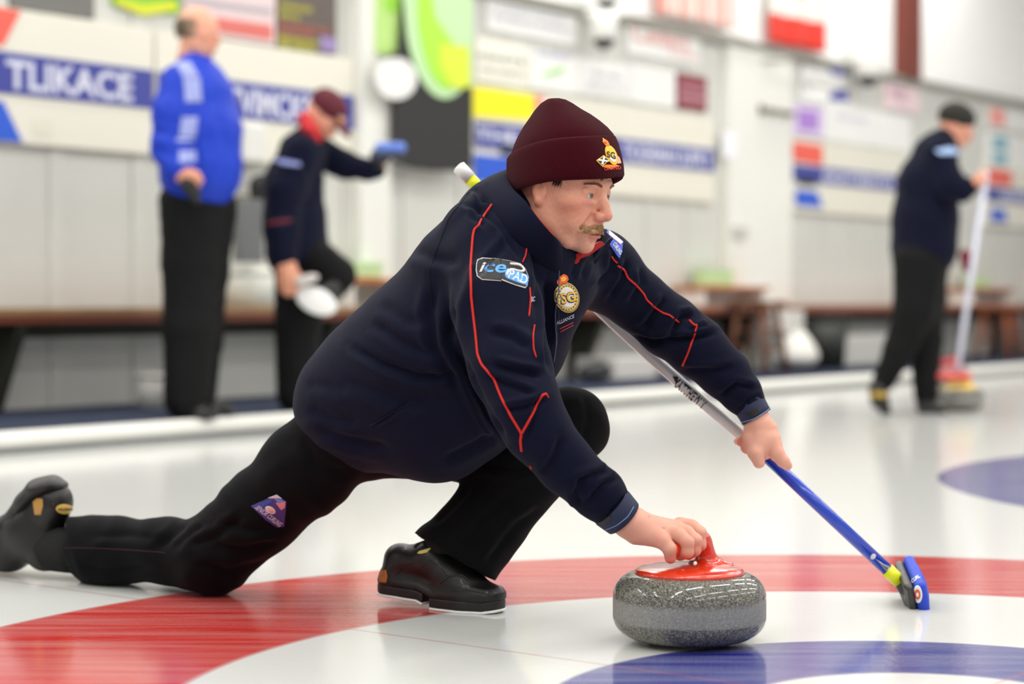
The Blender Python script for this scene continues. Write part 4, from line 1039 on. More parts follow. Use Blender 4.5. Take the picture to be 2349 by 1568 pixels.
cuff = hatloft('hat_cuff', [(.012, .103, .083, 0, 0, 96, sg), (.0, .107, .087, 0, 0, 96, sg), (-.003, .1115, .0905, 0, 0, 96, sg), (.003, .1155, .094, 0, 0, 96, sg), (.02, .1165, .0955, 0, 0, 96, sg), (.045, .1155, .095, -.0005, 0, 96, sg * .5), (.066, .1130, .093, -.001, 0, 96, 0), (.079, .1105, .0905, -.002, 0, 96, sg * -.8), (.083, .1075, .0875, -.002, 0, 96, sg * -.8), (.080, .103, .083, -.002, 0, 96, sg * -.8), (.062, .101, .081, 0, 0, 96, 0)], dome)
kb = bvh_of(cuff)
# crest on the hat
mgold = mat('crest_gold', (240, 190, 20), .5); morg = mat('crest_orange', (246, 130, 30), .55); mcw = mat('crest_white', (236, 230, 214), .6); mcn = mat('crest_navy', (40, 44, 92), .6); mck = mat('crest_black', (30, 26, 14), .6); mcr = mat('crest_red', (220, 70, 40), .6)
crest = patch('crest', kb, disc(1402, 355.5, 12, 24, -24, 36), .0008, mgold, cuff, 1.5)
for nm, poly, m, off in (
    ('crown', [(1381, 325), (1383, 319), (1387, 320), (1393, 324), (1397, 331), (1396, 335), (1389, 335)], morg, .0012), ('crown_tip', [(1381, 317), (1384, 318), (1387, 323), (1384, 324)], mgold, .0014),
    ('crown_gem', [(1384, 326), (1388, 325), (1391, 329), (1387, 330)], mcr, .0018),
    ('scroll', [(1383, 383), (1390, 377), (1400, 375), (1412, 378), (1424, 378), (1426, 391), (1414, 391), (1402, 388), (1389, 394)], morg, .0012),
    ('flag_border', [(1367, 368), (1384, 356), (1397, 366), (1382, 383)], mgold, .0010), ('flag_field', [(1370, 368), (1384, 359), (1394, 367), (1381, 380)], mcn, .0015),
    ('flag_stripe', [(1371, 366), (1373, 365), (1396, 369), (1393, 372), (1371, 369)], mcw, .0020), ('flag_stripe', [(1383, 359), (1387, 360), (1382, 379), (1378, 376)], mcw, .0021),
    ('flag_right', [(1414, 356), (1420, 362), (1424, 374), (1416, 376)], mat('crest_pink', (240, 170, 140)), .0012)):
    patch(nm, kb, poly, off, m, crest, 1.5)
patch('crest_field', kb, disc(1402, 355.5, 8.2, 18, -24, 30), .0014, mcw, crest, 1.5)
patch('crest_rim', kb, disc(1400, 350, 7.0, 12, -24, 30), .0017, mgold, crest, 1.5)
text_on('lettering', kb, 'SG', [(1391, 361), (1411, 366), (1408, 350), (1390, 347)], .0022, mck, crest, .02)
text_on('lettering', kb, 'UNITED', [(1386, 391), (1423, 388), (1422, 381), (1385, 385)], .0018, mcr, crest, .01)

# ---- jacket
J = []
tor = [(800, 930, 3.99, 124), (850, 900, 3.97, 148), (950, 845, 3.92, 176), (1050, 765, 3.87, 182), (1120, 680, 3.83, 172)]
prJ = pch(tor, (1, 1.25, 1)); prJ += pch([(1120, 680, 3.83, 172), (1185, 590, 3.80, 140)], (1, 1.2, 1)); prJ += pch([(1185, 590, 3.80, 140), (1165, 500, 3.80, 92)], (1, 1.3, 1))
prJ += pch([(1085, 610, 3.78, 118), (1140, 520, 3.79, 92)], (1, 1.2, 1))
bel = [(870, 950, 3.96, 128), (1000, 950, 3.90, 143), (1085, 890, 3.87, 140)]
prJ += pch(bel, (1, 1.25, 1)); prJ += pch([(1085, 890, 3.87, 140), (1175, 780, 3.83, 112), (1215, 700, 3.80, 100)], (1, 1.25, 1))
prJ += pch([(1200, 720, 3.80, 88), (1235, 640, 3.80, 95)], (1, 1.5, 1))
prJ += pch([(1290, 640, 3.84, 62), (1375, 615, 3.92, 80)], (1, 1.1, 1))
prJ += pch([(1270, 700, 3.76, 50), (1300, 640, 3.78, 58)], (1, 1.2, 1))
rs = [(1100, 540, 3.72, 88), (1122, 590, 3.68, 98), (1138, 700, 3.60, 103), (1170, 840, 3.535, 95), (1205, 930, 3.50, 82), (1232, 985, 3.50, 76), (1300, 1068, 3.515, 66), (1375, 1133, 3.548, 60), (1400, 1160, 3.558, 50)]
prR = pch(rs)
ls = [(1370, 618, 3.92, 84), (1456, 684, 3.95, 70), (1533, 747, 3.965, 71), (1598, 795, 3.97, 68), (1664, 858, 3.98, 58), (1702, 903, 3.985, 46), (1718, 925, 3.987, 38)]
prL = pch(ls)
lo, hi = bounds(prJ + prR + prL, .02); f = Field(lo, hi, .0048)
f.adds(prJ, .05)
f2 = Field.__new__(Field); f2.h = f.h; f2.lo = f.lo; f2.n = f.n; f2.ax = f.ax; f2.v = np.full(f.v.shape, 10., np.float32)
f2.adds(prR, .012)
k = .022; hh = np.clip(.5 + .5 * (f.v - f2.v) / k, 0, 1); f.v = f.v + (f2.v - f.v) * hh - k * hh * (1 - hh)
f2.v = np.full(f.v.shape, 10., np.float32); f2.adds(prL, .012)
k = .04; hh = np.clip(.5 + .5 * (f.v - f2.v) / k, 0, 1); f.v = f.v + (f2.v - f.v) * hh - k * hh * (1 - hh); del f2
JV, JQ = f.mesh(); del f
JV = smooth_vq(JV, JQ, 2)
FO = [  # furrows of the cloth, traced from the photograph
 ([(1170, 545), (1120, 600), (1085, 640)], 9, .004), ([(1000, 640), (985, 720), (1000, 800), (1060, 900)], 14, .005), ([(1215, 555), (1235, 640), (1228, 720)], 8, .004),
 ([(925, 560), (990, 590), (1060, 600)], 16, .004), ([(870, 690), (930, 735), (990, 740)], 17, .0025), ([(850, 735), (930, 790), (1010, 822)], 15, .0045), ([(800, 790), (880, 838), (960, 866), (1050, 862)], 12, .0065),
 ([(770, 868), (850, 892), (935, 925), (1010, 915)], 18, .003), ([(700, 935), (770, 965), (830, 968)], 16, .0035), ([(700, 880), (750, 885), (800, 905)], 15, .002), ([(720, 980), (800, 1010), (900, 1030)], 14, .005),
 ([(1050, 800), (1080, 880), (1120, 960), (1160, 1010)], 11, .009), ([(1035, 700), (1030, 780), (1060, 850)], 12, .006),
 ([(1095, 600), (1060, 700), (1055, 800)], 16, -.003), ([(1230, 905), (1160, 880), (1110, 860)], 8, .004), ([(1245, 860), (1190, 850), (1130, 835)], 9, .006), ([(1255, 915), (1200, 935), (1150, 940)], 9, .005), ([(1220, 800), (1170, 770), (1120, 760)], 12, .004),
 ([(1240, 900), (1225, 960), (1205, 1010)], 7, .003), ([(1340, 1100), (1320, 1130), (1330, 1165)], 9, .005), ([(1425, 1090), (1385, 1110), (1350, 1150)], 8, .005), ([(1405, 1075), (1360, 1090), (1310, 1110)], 9, .005), ([(1440, 1130), (1420, 1150), (1395, 1180)], 5, .003),
 ([(1290, 1000), (1270, 1050), (1240, 1090)], 12, .004), ([(1410, 570), (1400, 620), (1360, 665)], 7, .004), ([(1440, 590), (1430, 640), (1395, 690)], 8, .005), ([(1470, 610), (1475, 650), (1440, 700)], 8, .004), ([(1530, 680), (1500, 720), (1470, 760)], 9, .006),
 ([(1595, 720), (1565, 725), (1530, 780)], 8, .007), ([(1650, 760), (1590, 775), (1500, 785), (1440, 770)], 9, .008), ([(1625, 745), (1575, 760)], 6, .004), ([(1690, 840), (1640, 850), (1560, 850)], 9, .004), ([(1735, 890), (1690, 880), (1650, 910)], 7, .005), ([(1750, 905), (1720, 915), (1700, 935)], 5, .003),
 ([(1335, 640), (1350, 600), (1375, 575)], 6, .003), ([(1310, 640), (1325, 600), (1350, 570)], 6, .003), ([(1110, 440), (1090, 500), (1120, 520)], 9, .003), ([(1050, 460), (1100, 480), (1150, 520), (1200, 600)], 8, .004), ([(1080, 425), (1110, 455), (1135, 470)], 7, .004),
 ([(860, 975), (900, 950), (935, 925)], 5, .003), ([(1253, 640), (1256, 720), (1252, 800), (1262, 850)], 9, .008), ([(1272, 640), (1275, 720), (1268, 800)], 5, -.004), ([(1010, 1060), (1090, 1020), (1140, 990)], 12, .004)]
JV = folds(JV, JQ, [(a, b * .85, c * 2.1) for a, b, c in FO])
# broad irregular creasing
x, y, z = JV.T; JN = vnormals(JV, JQ)
JV = JV + JN * (.0007 * np.sin(x * 38 + 2.2 * np.sin(z * 21) + y * 17) * np.sin(z * 44 + 1.7 * np.sin(x * 26)))[:, None]
jacket = qmesh('jacket', JV, JQ, mjk, person)
jb = bvh_of(jacket)
# piping
def pipe(pl, r=2.7): return piping('', jb, pl, r, mpipe, jacket)
runs = [pipe([(1138, 459), (1125, 473), (1117, 485), (1104, 505), (1097, 521), (1090, 521), (1085, 540), (1082, 580), (1080, 620), (1081, 680), (1086, 720), (1092, 770), (1096, 812), (1105, 835), (1132, 866), (1150, 910), (1170, 950), (1197, 994), (1194, 1010), (1197, 1034)], 2.9),
        pipe([(1253, 903), (1243, 905), (1228, 935), (1197, 994)], 2.9), pipe([(1253, 903), (1258, 912)], 1.8), pipe([(1217, 1068), (1222, 1084)], 2.2), pipe([(1151, 435), (1155, 446), (1147, 464)], 2.4),
        pipe([(1208, 530), (1203, 548), (1208, 565), (1206, 585), (1198, 602)], 2.0), pipe([(1215, 660), (1217, 685), (1213, 725)], 2.0), pipe([(1226, 745), (1222, 770), (1224, 800), (1230, 820)], 1.8),
        pipe([(1391, 562), (1396, 566)], 2.0), pipe([(1402, 588), (1410, 600), (1416, 604)], 2.4), pipe([(1416, 610), (1432, 618), (1440, 638), (1460, 655), (1478, 676), (1482, 687), (1502, 705), (1520, 718), (1535, 722), (1558, 740)], 2.6),
        pipe([(1580, 734), (1594, 748), (1599, 742), (1592, 770), (1577, 812), (1566, 838)], 2.8)]
V, F = joinVF(runs); pd('piping', V, F, mpipe, jacket, True)
V, F = joinVF([piping('', jb, [(850, 976), (880, 958), (910, 941), (942, 925)], 1.6, mjk2, jacket), piping('', jb, [(862, 970), (890, 952), (925, 932)], .7, mjk2, jacket)]); pd('pocket_zip', V, F, mjk2, jacket, True)
V, F = joinVF([piping('', jb, [(1283, 600), (1280, 660), (1274, 720), (1276, 780), (1270, 830)], 2.2, mjk2, jacket)]); pd('zip', V, F, mat('zip_navy', (44, 52, 84), .4), jacket, True)
# shoulder seam lines
V, F = joinVF([piping('', jb, [(1086, 430), (1030, 500), (985, 620), (990, 700), (1015, 780)], .8, mjk2, jacket), piping('', jb, [(1197, 528), (1212, 560), (1222, 640)], .8, mjk2, jacket)]); pd('seam', V, F, mjk2, jacket, True)
# sleeve patch
rim = [(1092, 606), (1096, 596), (1108, 591), (1135, 593), (1165, 598), (1193, 605), (1205, 618), (1212, 636), (1209, 655), (1203, 663), (1180, 654), (1150, 645), (1106, 642), (1094, 634), (1091, 620)]
mbk = mat('patch_black', (12, 12, 12), .5); mice = mat('patch_ice_blue', (84, 162, 236), .5); mpw = mat('patch_white', (228, 226, 224), .5)
def shrink(poly, k):
    cx = sum(p[0] for p in poly) / len(poly); cy = sum(p[1] for p in poly) / len(poly); return [(cx + (x - cx) * k, cy + (y - cy) * (2 * k - 1)) for x, y in poly]
r1_ = [(1092, 606), (1096, 596), (1108, 591), (1135, 593), (1150, 595.5), (1150, 645), (1106, 642), (1094, 634), (1091, 620)]
r2_ = [(1150, 595.5), (1165, 598), (1193, 605), (1205, 618), (1212, 636), (1209, 655), (1203, 663), (1180, 654), (1150, 645)]
def inset(poly, d, open_=()):
    cx = sum(p[0] for p in poly) / len(poly); cy = sum(p[1] for p in poly) / len(poly); out = []
    for x, y in poly:
        l = math.hypot(x - cx, y - cy); out.append((x if x == 1150 else x - (x - cx) / l * d, y - (y - cy) / l * d * (1 if x != 1150 else 1)))
    return out
sp1 = patch('sleeve_patch', jb, [r1_, r2_], .0012, mpw, jacket, 3); patch('patch_field', jb, [inset(r1_, 1.6), inset(r2_, 1.6)], .0019, mbk, sp1, 3)
text_on('lettering', jb, 'i', [(1098, 625), (1109, 625), (1114, 602), (1104, 602)], .0028, mpw, sp1, .02, .1)
text_on('lettering', jb, 'ce', [(1111, 625), (1158, 628), (1162, 609), (1114, 606)], .0028, mice, sp1, .015, .1)
patch('patch_swoosh', jb, [(1158, 622), (1164, 617), (1192, 626), (1208, 632), (1211, 645), (1206, 656), (1190, 650), (1166, 643), (1158, 635)], .0024, mice, sp1, 2)
text_on('lettering', jb, 'PAD', [(1164, 638), (1206, 654), (1209, 634), (1168, 618)], .0030, mpw, sp1, .01, .15)
pr_ = []
for pl in ([(1169, 607), (1190, 609), (1200, 617), (1202, 624), (1194, 625), (1172, 619), (1164, 622), (1162, 634)],):
    pr_.append(piping('', jb, pl, 3.0, mpw, jacket, .003))
V, F = joinVF(pr_); pd('patch_letter_bow', V, F, mpw, sp1, True)
# chest crest
cb = patch('chest_crest', jb, disc(1300, 682, 27.5, 35, -14, 48), .0012, mat('crest_gold2', (206, 172, 60), .5), jacket, 2.5)
patch('crest_ring', jb, disc(1300, 682, 25.5, 32.5, -14, 48), .0018, mat('crest_blue', (52, 60, 110), .6), cb, 2.5)
patch('crest_band', jb, disc(1300, 682, 24, 31, -14, 48), .0021, mat('crest_gold3', (214, 186, 84), .6), cb, 2.5)
patch('crest_field', jb, disc(1300, 681, 17.5, 23.5, -14, 40), .0025, mat('crest_cream', (232, 226, 216), .6), cb, 2.5)
text_on('lettering', jb, 'SG', [(1284, 699), (1318, 692), (1313, 667), (1282, 672)], .0031, mat('crest_navy2', (44, 50, 100), .6), cb, .06)
text_on('lettering', jb, 'SG', [(1286, 696), (1318, 689), (1313, 668), (1283, 672)], .0037, mat('crest_gold', (240, 190, 20)), cb, .015)
patch('crest_crown', jb, [(1276, 646), (1283, 634), (1292, 628), (1300, 632), (1303, 640), (1298, 650), (1287, 652), (1278, 653)], .0015, mat('crown_orange', (226, 90, 30), .6), cb, 2)
patch('crest_crown_gold', jb, [(1284, 638), (1292, 633), (1298, 638), (1294, 645), (1286, 646)], .0022, mat('crown_gold', (240, 176, 60), .6), cb, 2)
for i in range(22):
    a = 2 * math.pi * i / 22; cx, cy = 1300 + 20.8 * math.cos(a) * .98, 682 + 27.3 * math.sin(a)
    patch('ring_mark', jb, disc(cx, cy, 1.3, 1.5, 0, 8), .0026, mcn, cb, 2)
text_on('lettering', jb, 'ALLIANCE', [(1277, 745), (1316, 728), (1316, 720), (1276, 737)], .001, mat('thread_grey', (178, 180, 190), .6), jacket, .01)
for (a, b_, c) in (((1283, 754), (1314, 739), (150, 36, 44)), ((1284, 761), (1314, 745), (150, 166, 214))):
    V, F = piping('', jb, [a, b_], 1.4, mpipe, jacket); pd('thread_line', V, F, mat('thread_%d' % c[0], c, .6), jacket, True)
V, F = piping('', jb, [(1283, 758), (1290, 775), (1285, 800)], 3.0, mpipe, jacket); 
text_on('lettering', jb, 'SC', [(1217, 693), (1226, 691), (1227, 680), (1218, 681)], .001, mat('thread_grey', (178, 180, 190)), jacket, .02)
# far shoulder patch
fp = patch('shoulder_patch', jb, [(1393, 528), (1404, 536), (1428, 556), (1426, 580), (1420, 594), (1400, 566), (1388, 545)], .0016, mat('patch_royal', (50, 84, 196), .5), jacket, 2.5)
patch('patch_white_edge', jb, [(1396, 530), (1404, 536), (1428, 556), (1422, 562), (1410, 552), (1396, 540)], .0024, mat('patch_pale', (222, 210, 226), .5), fp, 2.5)
text_on('lettering', jb, 'CURLING', [(1404, 562), (1421, 586), (1426, 578), (1411, 556)], .0026, mpw, fp, .02)
# cuffs
def cuffs(c0, c1, r0, r1, Yk, sx=1.15):
    c0, c1 = Vector(c0), Vector(c1); t = (c1 - c0).normalized(); R = frame(t, (0, 0, 1)); rings = []
    for q, rr in ((0, r0 * .98), (.25, r0 * 1.02), (.7, (r0 + r1) / 2), (1.0, r1), (1.0, r1 - .004), (.5, r1 - .006)):
        c = c0.lerp(c1, q); rings.append([c + R @ Vector((0, rr * math.cos(a) * sx, rr * math.sin(a))) for a in [2 * math.pi * i / 40 for i in range(40)]])
    V, F = ring_loft(rings, True, False); return pd('cuff', V, F, mat('cuff_navy', (30, 38, 66), .75), jacket, True), R, t
k1 = P(1398, 1158, 3.556); k2 = P(1430, 1188, 3.562)
cf, R_, t_ = cuffs(k1, k2, .0425, .0395, 0)
cfb = bvh_of(cf)
patch('strap_tab', cfb, [(1367, 1192), (1388, 1168), (1402, 1178), (1400, 1190), (1384, 1206)], .0016, mbk, cf, 2)
V, F = joinVF([piping('', cfb, [(1434, 1128), (1418, 1150), (1396, 1172), (1370, 1194)], 1.5, mjk2, cf, .001)]); pd('seam', V, F, mat('seam_maroon', (70, 30, 34), .7), cf, True)
V, F = joinVF([piping('', cfb, [(1453, 1162), (1440, 1184), (1415, 1204), (1390, 1214)], .8, mjk2, cf, .001)]); pd('stitching', V, F, mat('stitch_blue', (130, 160, 210), .7), cf, True)
k1 = P(1716, 922, 3.987); k2 = P(1736, 957, 3.983)
cf2, R_, t_ = cuffs(k1, k2, .034, .0335, 0)
cfb2 = bvh_of(cf2)
patch('strap_tab', cfb2, [(1712, 948), (1736, 932), (1744, 946), (1726, 958)], .0016, mbk, cf2, 2)
V, F = joinVF([piping('', cfb2, [(1703, 968), (1730, 960), (1750, 948), (1764, 938)], .9, mjk2, cf2, .001)]); pd('stitching', V, F, mat('stitch_blue', (130, 160, 210), .7), cf2, True)
# collar: outer navy sheet with a red lining, standing around the neck
top = [(1286, 562, 3.625), (1268, 536, 3.600), (1236, 500, 3.605), (1205, 462, 3.63), (1176, 432, 3.68), (1163, 398, 3.76), (1180, 392, 3.85), (1230, 420, 3.92), (1300, 470, 3.95), (1360, 512, 3.90), (1404, 544, 3.80)]
bot = [(1286, 650, 3.70), (1266, 625, 3.66), (1222, 590, 3.63), (1168, 540, 3.625), (1122, 480, 3.68), (1096, 432, 3.77), (1130, 420, 3.88), (1220, 450, 3.97), (1310, 520, 4.00), (1375, 580, 3.95), (1296, 668, 3.72)]
def catmull(pts, n):
    pts = [Vector(p) for p in pts]; out = []
    for i in range(len(pts) - 1):
        a = pts[max(i - 1, 0)]; b = pts[i]; c = pts[i + 1]; d = pts[min(i + 2, len(pts) - 1)]
        for k in range(n):
            t = k / n; out.append(.5 * ((2 * b) + (c - a) * t + (2 * a - 5 * b + 4 * c - d) * t * t + (3 * b - a - 3 * c + d) * t ** 3))
    out.append(pts[-1]); return out
ct = catmull([P(*p) for p in top], 8); cbm = catmull([P(*p) for p in bot], 8); V = []; F = []
NJ = 10
for a, b_ in zip(ct, cbm):
    out = (a + b_) / 2 - P(1240, 520, 3.79); out.z = 0; out.normalize()
    for j in range(NJ + 1):
        t = j / NJ; p = b_ * (1 - t) + a * t; V.append(p + out * .008 * math.sin(math.pi * t))
for i in range(len(ct) - 1):
    for j in range(NJ): F.append((i * (NJ + 1) + j, (i + 1) * (NJ + 1) + j, (i + 1) * (NJ + 1) + j + 1, i * (NJ + 1) + j + 1))
co = pd('collar', V, F, [mlin, mjk], jacket, True)
co.data.polygons.foreach_set('material_index', [1 if (k // NJ > len(ct) * .62) else 0 for k in range(len(F))]); s_ = solid(co, .004, -1).modifiers[-1]; s_.material_offset = 1; s_.material_offset_rim = 0
# red inner shirt collar under the chin
V = [P(*p) for p in [(1288, 598, 3.70), (1340, 574, 3.70), (1380, 552, 3.74), (1388, 560, 3.76), (1326, 604, 3.72), (1300, 660, 3.71), (1290, 660, 3.70), (1350, 560, 3.80), (1290, 590, 3.80)]]
pd('inner_collar', V, [(0, 1, 4, 5, 6), (1, 2, 3, 4), (0, 8, 7, 1), (1, 7, 2)], mlin, jacket)
cob = bvh_of(co)
V, F = joinVF([piping('', cob, [(1298, 664), (1330, 636), (1370, 600), (1404, 546)], 2.4, mjk2, co), piping('', cob, [(1168, 404), (1150, 398), (1125, 406)], 1.5, mjk2, co)]); pd('collar_edge', V, F, mat('collar_edge_blue', (36, 52, 100), .6), co, True)

# ---- trousers
def hemcut(a, b, side):
    """plane through the hem line a-b (pixels) and the line of sight; removes what lies beyond"""
    A, B_, C_ = P(*a), P(*b), P(a[0], a[1], a[2] + .3); n = (B_ - A).cross(C_ - A).normalized(); s = P(*side)
    if (s - A).dot(n) < 0: n = -n
    return (np.array(A), np.array(n))
hc1_ = hemcut((953, 1224, 3.97), (1143, 1338, 3.97), (1000, 1330, 3.97)); hc2_ = hemcut((150, 1190, 4.38), (196, 1336, 4.38), (100, 1280, 4.38))
prT = pch([(800, 985, 3.98, 112), (705, 1075, 4.03, 104), (600, 1172, 4.09, 93), (500, 1262, 4.145, 92)], (1, 1.1, 1))
prT += pch([(480, 1275, 4.155, 88), (380, 1263, 4.22, 71), (270, 1262, 4.30, 73), (215, 1262, 4.34, 74)])
prT += pch([(225, 1262, 4.33, 74), (150, 1262, 4.39, 78)], cut=hc2_)
prK = pch([(870, 1000, 4.03, 100), (1060, 1010, 4.01, 85), (1310, 972, 3.93, 83)], (1, 1.05, 1))
prK += pch([(1306, 985, 3.93, 84), (1200, 1095, 3.95, 84), (1120, 1190, 3.965, 88)]); prK += pch([(1120, 1190, 3.965, 88), (1020, 1310, 3.985, 116)], cut=hc1_)
pl_ = [([(500, 1195), (560, 1215), (640, 1220)], 9, .006), ([(430, 1200), (380, 1240), (350, 1260)], 10, .007), ([(470, 1205), (420, 1235), (400, 1262)], 8, .006), ([(560, 1180), (500, 1230), (430, 1250)], 10, .008), ([(620, 1290), (520, 1310), (440, 1290)], 12, .006),
       ([(650, 1240), (560, 1260), (480, 1250)], 10, .005), ([(200, 1230), (300, 1225), (380, 1240)], 10, .004), ([(180, 1300), (260, 1310), (360, 1300)], 12, .006), ([(690, 1000), (720, 1060), (800, 1090)], 12, .005), ([(1130, 1010), (1180, 1030), (1260, 1020)], 10, .006),
       ([(1100, 1060), (1180, 1080), (1270, 1060)], 10, .006), ([(1250, 1160), (1180, 1210), (1110, 1300)], 10, .006), ([(1180, 1130), (1100, 1200), (1050, 1270)], 10, .006), ([(1080, 1110), (1040, 1160), (990, 1200)], 8, .006), ([(1340, 900), (1350, 960), (1330, 1020)], 8, .003)]
def cloth(name, prims, k, h, m, parent, st, sub=(), wav=.0018):
    lo, hi = bounds(prims, .02); f = Field(lo, hi, h); f.adds(prims, k); f.subs(list(sub), .004); V, Q = f.mesh(); V = smooth_vq(V, Q, 2); V = folds(V, Q, st)
    N = vnormals(V, Q); x, y, z = V.T; V = V + N * (wav * np.sin(x * 45 + 2 * np.sin(z * 30) + y * 20) * np.sin(z * 50 + 2 * np.sin(x * 31)))[:, None]
    return qmesh(name, V, Q, m, parent)
hol = pch([(1120, 1190, 3.965, 70), (1000, 1335, 3.99, 108)]) + pch([(225, 1262, 4.33, 56), (110, 1262, 4.40, 66)])
prT2 = prT + prK
lo, hi = bounds(prT2, .02); f = Field(lo, hi, .005); f.adds(prT, .03); f3 = Field(lo, hi, .005); f3.adds(prK, .03)
k = .03; hh = np.clip(.5 + .5 * (f.v - f3.v) / k, 0, 1); f.v = f.v + (f3.v - f.v) * hh - k * hh * (1 - hh); f.subs(hol, .003)
V, Q = f.mesh(); del f, f3; V = smooth_vq(V, Q, 2); V = folds(V, Q, pl_)
N = vnormals(V, Q); x, y, z = V.T; V = V + N * (.002 * np.sin(x * 45 + 2 * np.sin(z * 30) + y * 20) * np.sin(z * 50 + 2 * np.sin(x * 31)))[:, None]
V[:, 2] = np.maximum(V[:, 2], .002)
trous = qmesh('trousers', V, Q, mtr, person); tb = bvh_of(trous)
V, F = piping('', tb, [(150, 1256), (230, 1257), (320, 1262), (380, 1267)], .6, mpipe, trous); pd('side_piping', V, F, mat('piping_dim', (74, 26, 30), .7), trous, True)
lp = patch('leg_patch', tb, [(577, 1160), (636, 1132), (658, 1150), (652, 1206), (636, 1208), (610, 1192)], .0016, mat('patch_purple', (58, 52, 124), .5), trous, 3)
for nm, poly, c in (('white_stripe', [(616, 1140), (636, 1133), (648, 1142), (622, 1142)], (204, 196, 214)), ('pink_field', [(634, 1152), (656, 1148), (655, 1162), (646, 1168)], (210, 134, 140)), ('blue_field', [(632, 1143), (648, 1144), (654, 1150), (640, 1153)], (96, 130, 190)),
                    ('pale_disc', disc(621, 1168, 13, 7.5, 28, 20), (214, 196, 196)), ('red_disc', disc(622, 1169, 7, 4, 28, 16), (222, 120, 110)), ('blue_bar', [(596, 1156), (624, 1142), (626, 1150), (604, 1162)], (40, 76, 160))):
    patch(nm, tb, poly, .0024, mat('legpatch_%s' % nm, c, .5), lp, 2)
text_on('lettering', tb, 'SENIOR CURLING', [(585, 1164), (640, 1206), (650, 1198), (596, 1158)], .0030, mat('thread_lilac', (196, 190, 214)), lp, .01)

# ---- shoes
mshoe = mat('shoe_black', (16, 15, 14), .42, .4, bump=(120, .2), coat=.08); msole = mat('sole_black', (16, 16, 16), .5); mslide = mat('slider_white', (238, 238, 236), .3)
def shoe(prs, k, sub, parent, h=.003): 
    return sdfo('shoe', prs, k, h, mshoe, parent, sub=sub, smooth=2)
TT = Vector((-.0146, 3.897, 0)); SL = .315
def fp_(t, w=0): return TT - FWD * (SL * t) + LFT * w
def zlow(X, Y):
    t = ((X - TT.x) * -FWD.x + (Y - TT.y) * -FWD.y) / SL
    return .0035 + .012 * np.clip((t - .50) / .12, 0, 1) + .006 * np.clip((t - .6) / .4, 0, 1) + .006 * np.clip((.12 - t) / .12, 0, 1)
foot2 = [(.13, .034), (.28, .046), (.42, .045), (.62, .036), (.88, .035)]
def shoe_part(name, prims, k, grow, z0, z1, m, parent, sub=(), gap=None, h=.0026):
    lo = (TT.x - .36, TT.y - .12, -.012); hi = (TT.x + .05, TT.y + .30, .24); f = Field(lo, hi, h)
    X, Y, Z = np.meshgrid(*f.ax, indexing='ij', sparse=True)
    if prims: f.adds(prims, k)
    g = np.full(f.v.shape[:2] + (1,), 10., np.float32)
    for (ta, ra), (tb_, rb) in zip(foot2[:-1], foot2[1:]):
        A, B_ = fp_(ta), fp_(tb_); d = B_ - A; L2 = d.length_squared
        t = np.clip(((X - A.x) * d.x + (Y - A.y) * d.y) / L2, 0, 1); g = np.minimum(g, np.sqrt((X - A.x - t * d.x) ** 2 + (Y - A.y - t * d.y) ** 2) - (ra + (rb - ra) * t) - grow)
    zl = zlow(X, Y)
    if prims:
        base = np.maximum(g + .6 * np.maximum(Z - zl - .03, 0), Z - zl - .042)       # foot body rising from the sole
        hh = np.clip(.5 + .5 * (f.v - base) / .02, 0, 1); f.v = (f.v + (base - f.v) * hh - .02 * hh * (1 - hh)).astype(np.float32)
        f.v = np.maximum(f.v, g - .004).astype(np.float32)
        f.subs(list(sub), .006)
    else: f.v = np.broadcast_to(g, f.v.shape).astype(np.float32)
    f.v = np.maximum(f.v, np.maximum(zl + z0 - Z, Z - zl - z1)).astype(np.float32)
    if gap is not None:
        t = ((X - TT.x) * -FWD.x + (Y - TT.y) * -FWD.y) / SL; f.v = np.maximum(f.v, (gap[1] - np.abs(t - gap[0])) * SL).astype(np.float32)
    V, Q = f.mesh(); V = smooth_vq(V, Q, 1); return qmesh(name, V, Q, m, parent)
def fq(t, z, w=0): return fp_(t, w) + Vector((0, 0, z))
up1 = [cone(fq(.10, .030), fq(.30, .050), .022, .036, (1.1, 1.1, 1)), cone(fq(.30, .046), fq(.42, .066), .036, .038), cone(fq(.42, .066), fq(.58, .098), .038, .038), cone(fq(.86, .06), fq(.850, .094), .035, .030), cone(fq(.58, .098), fq(.80, .088), .038, .034), ell(fq(.14, .028), (.034, .034, .022))]
s1 = shoe_part('shoe', up1, .02, 0, .020, .5, mshoe, person)
shoe_part('sole', None, .01, .002, .001, .021, msole, s1, gap=(.54, .03))
shoe_part('slider', None, .01, .0035, -.0045, .0015, mslide, s1, gap=(.54, .03))
sb = bvh_of(s1)
patch('yellow_mark', sb, [(958, 1269), (962, 1264), (992, 1255), (984, 1263), (980, 1267), (966, 1270)], .0015, mat('mark_yellow', (224, 204, 104), .4), s1, 1.5)
patch('heel_mark', sb, [(876, 1308), (887, 1306), (890, 1322), (887, 1336), (871, 1334), (872, 1320)], .0014, mat('mark_orange', (166, 96, 34), .4), s1, 2)
V, F = joinVF([piping('', sb, [(908, 1318), (925, 1298), (955, 1288), (980, 1290)], 1.2, msole, s1), piping('', sb, [(1010, 1336), (1030, 1320), (1060, 1318), (1075, 1330)], 2.2, msole, s1), piping('', sb, [(985, 1285), (1010, 1300), (1025, 1322)], 1.2, msole, s1), piping('', sb, [(1040, 1355), (1070, 1352), (1100, 1358), (1130, 1366)], 1.2, msole, s1)]); pd('strap', V, F, mat('shoe_strap', (34, 33, 32), .4), s1, True)
sdfo('sock', pch([(1030, 1222, 3.975, 40), (1004, 1262, 3.985, 30), (966, 1262, 3.992, 20)]), .01, .004, mat('sock_black', (10, 10, 11), .9), person)
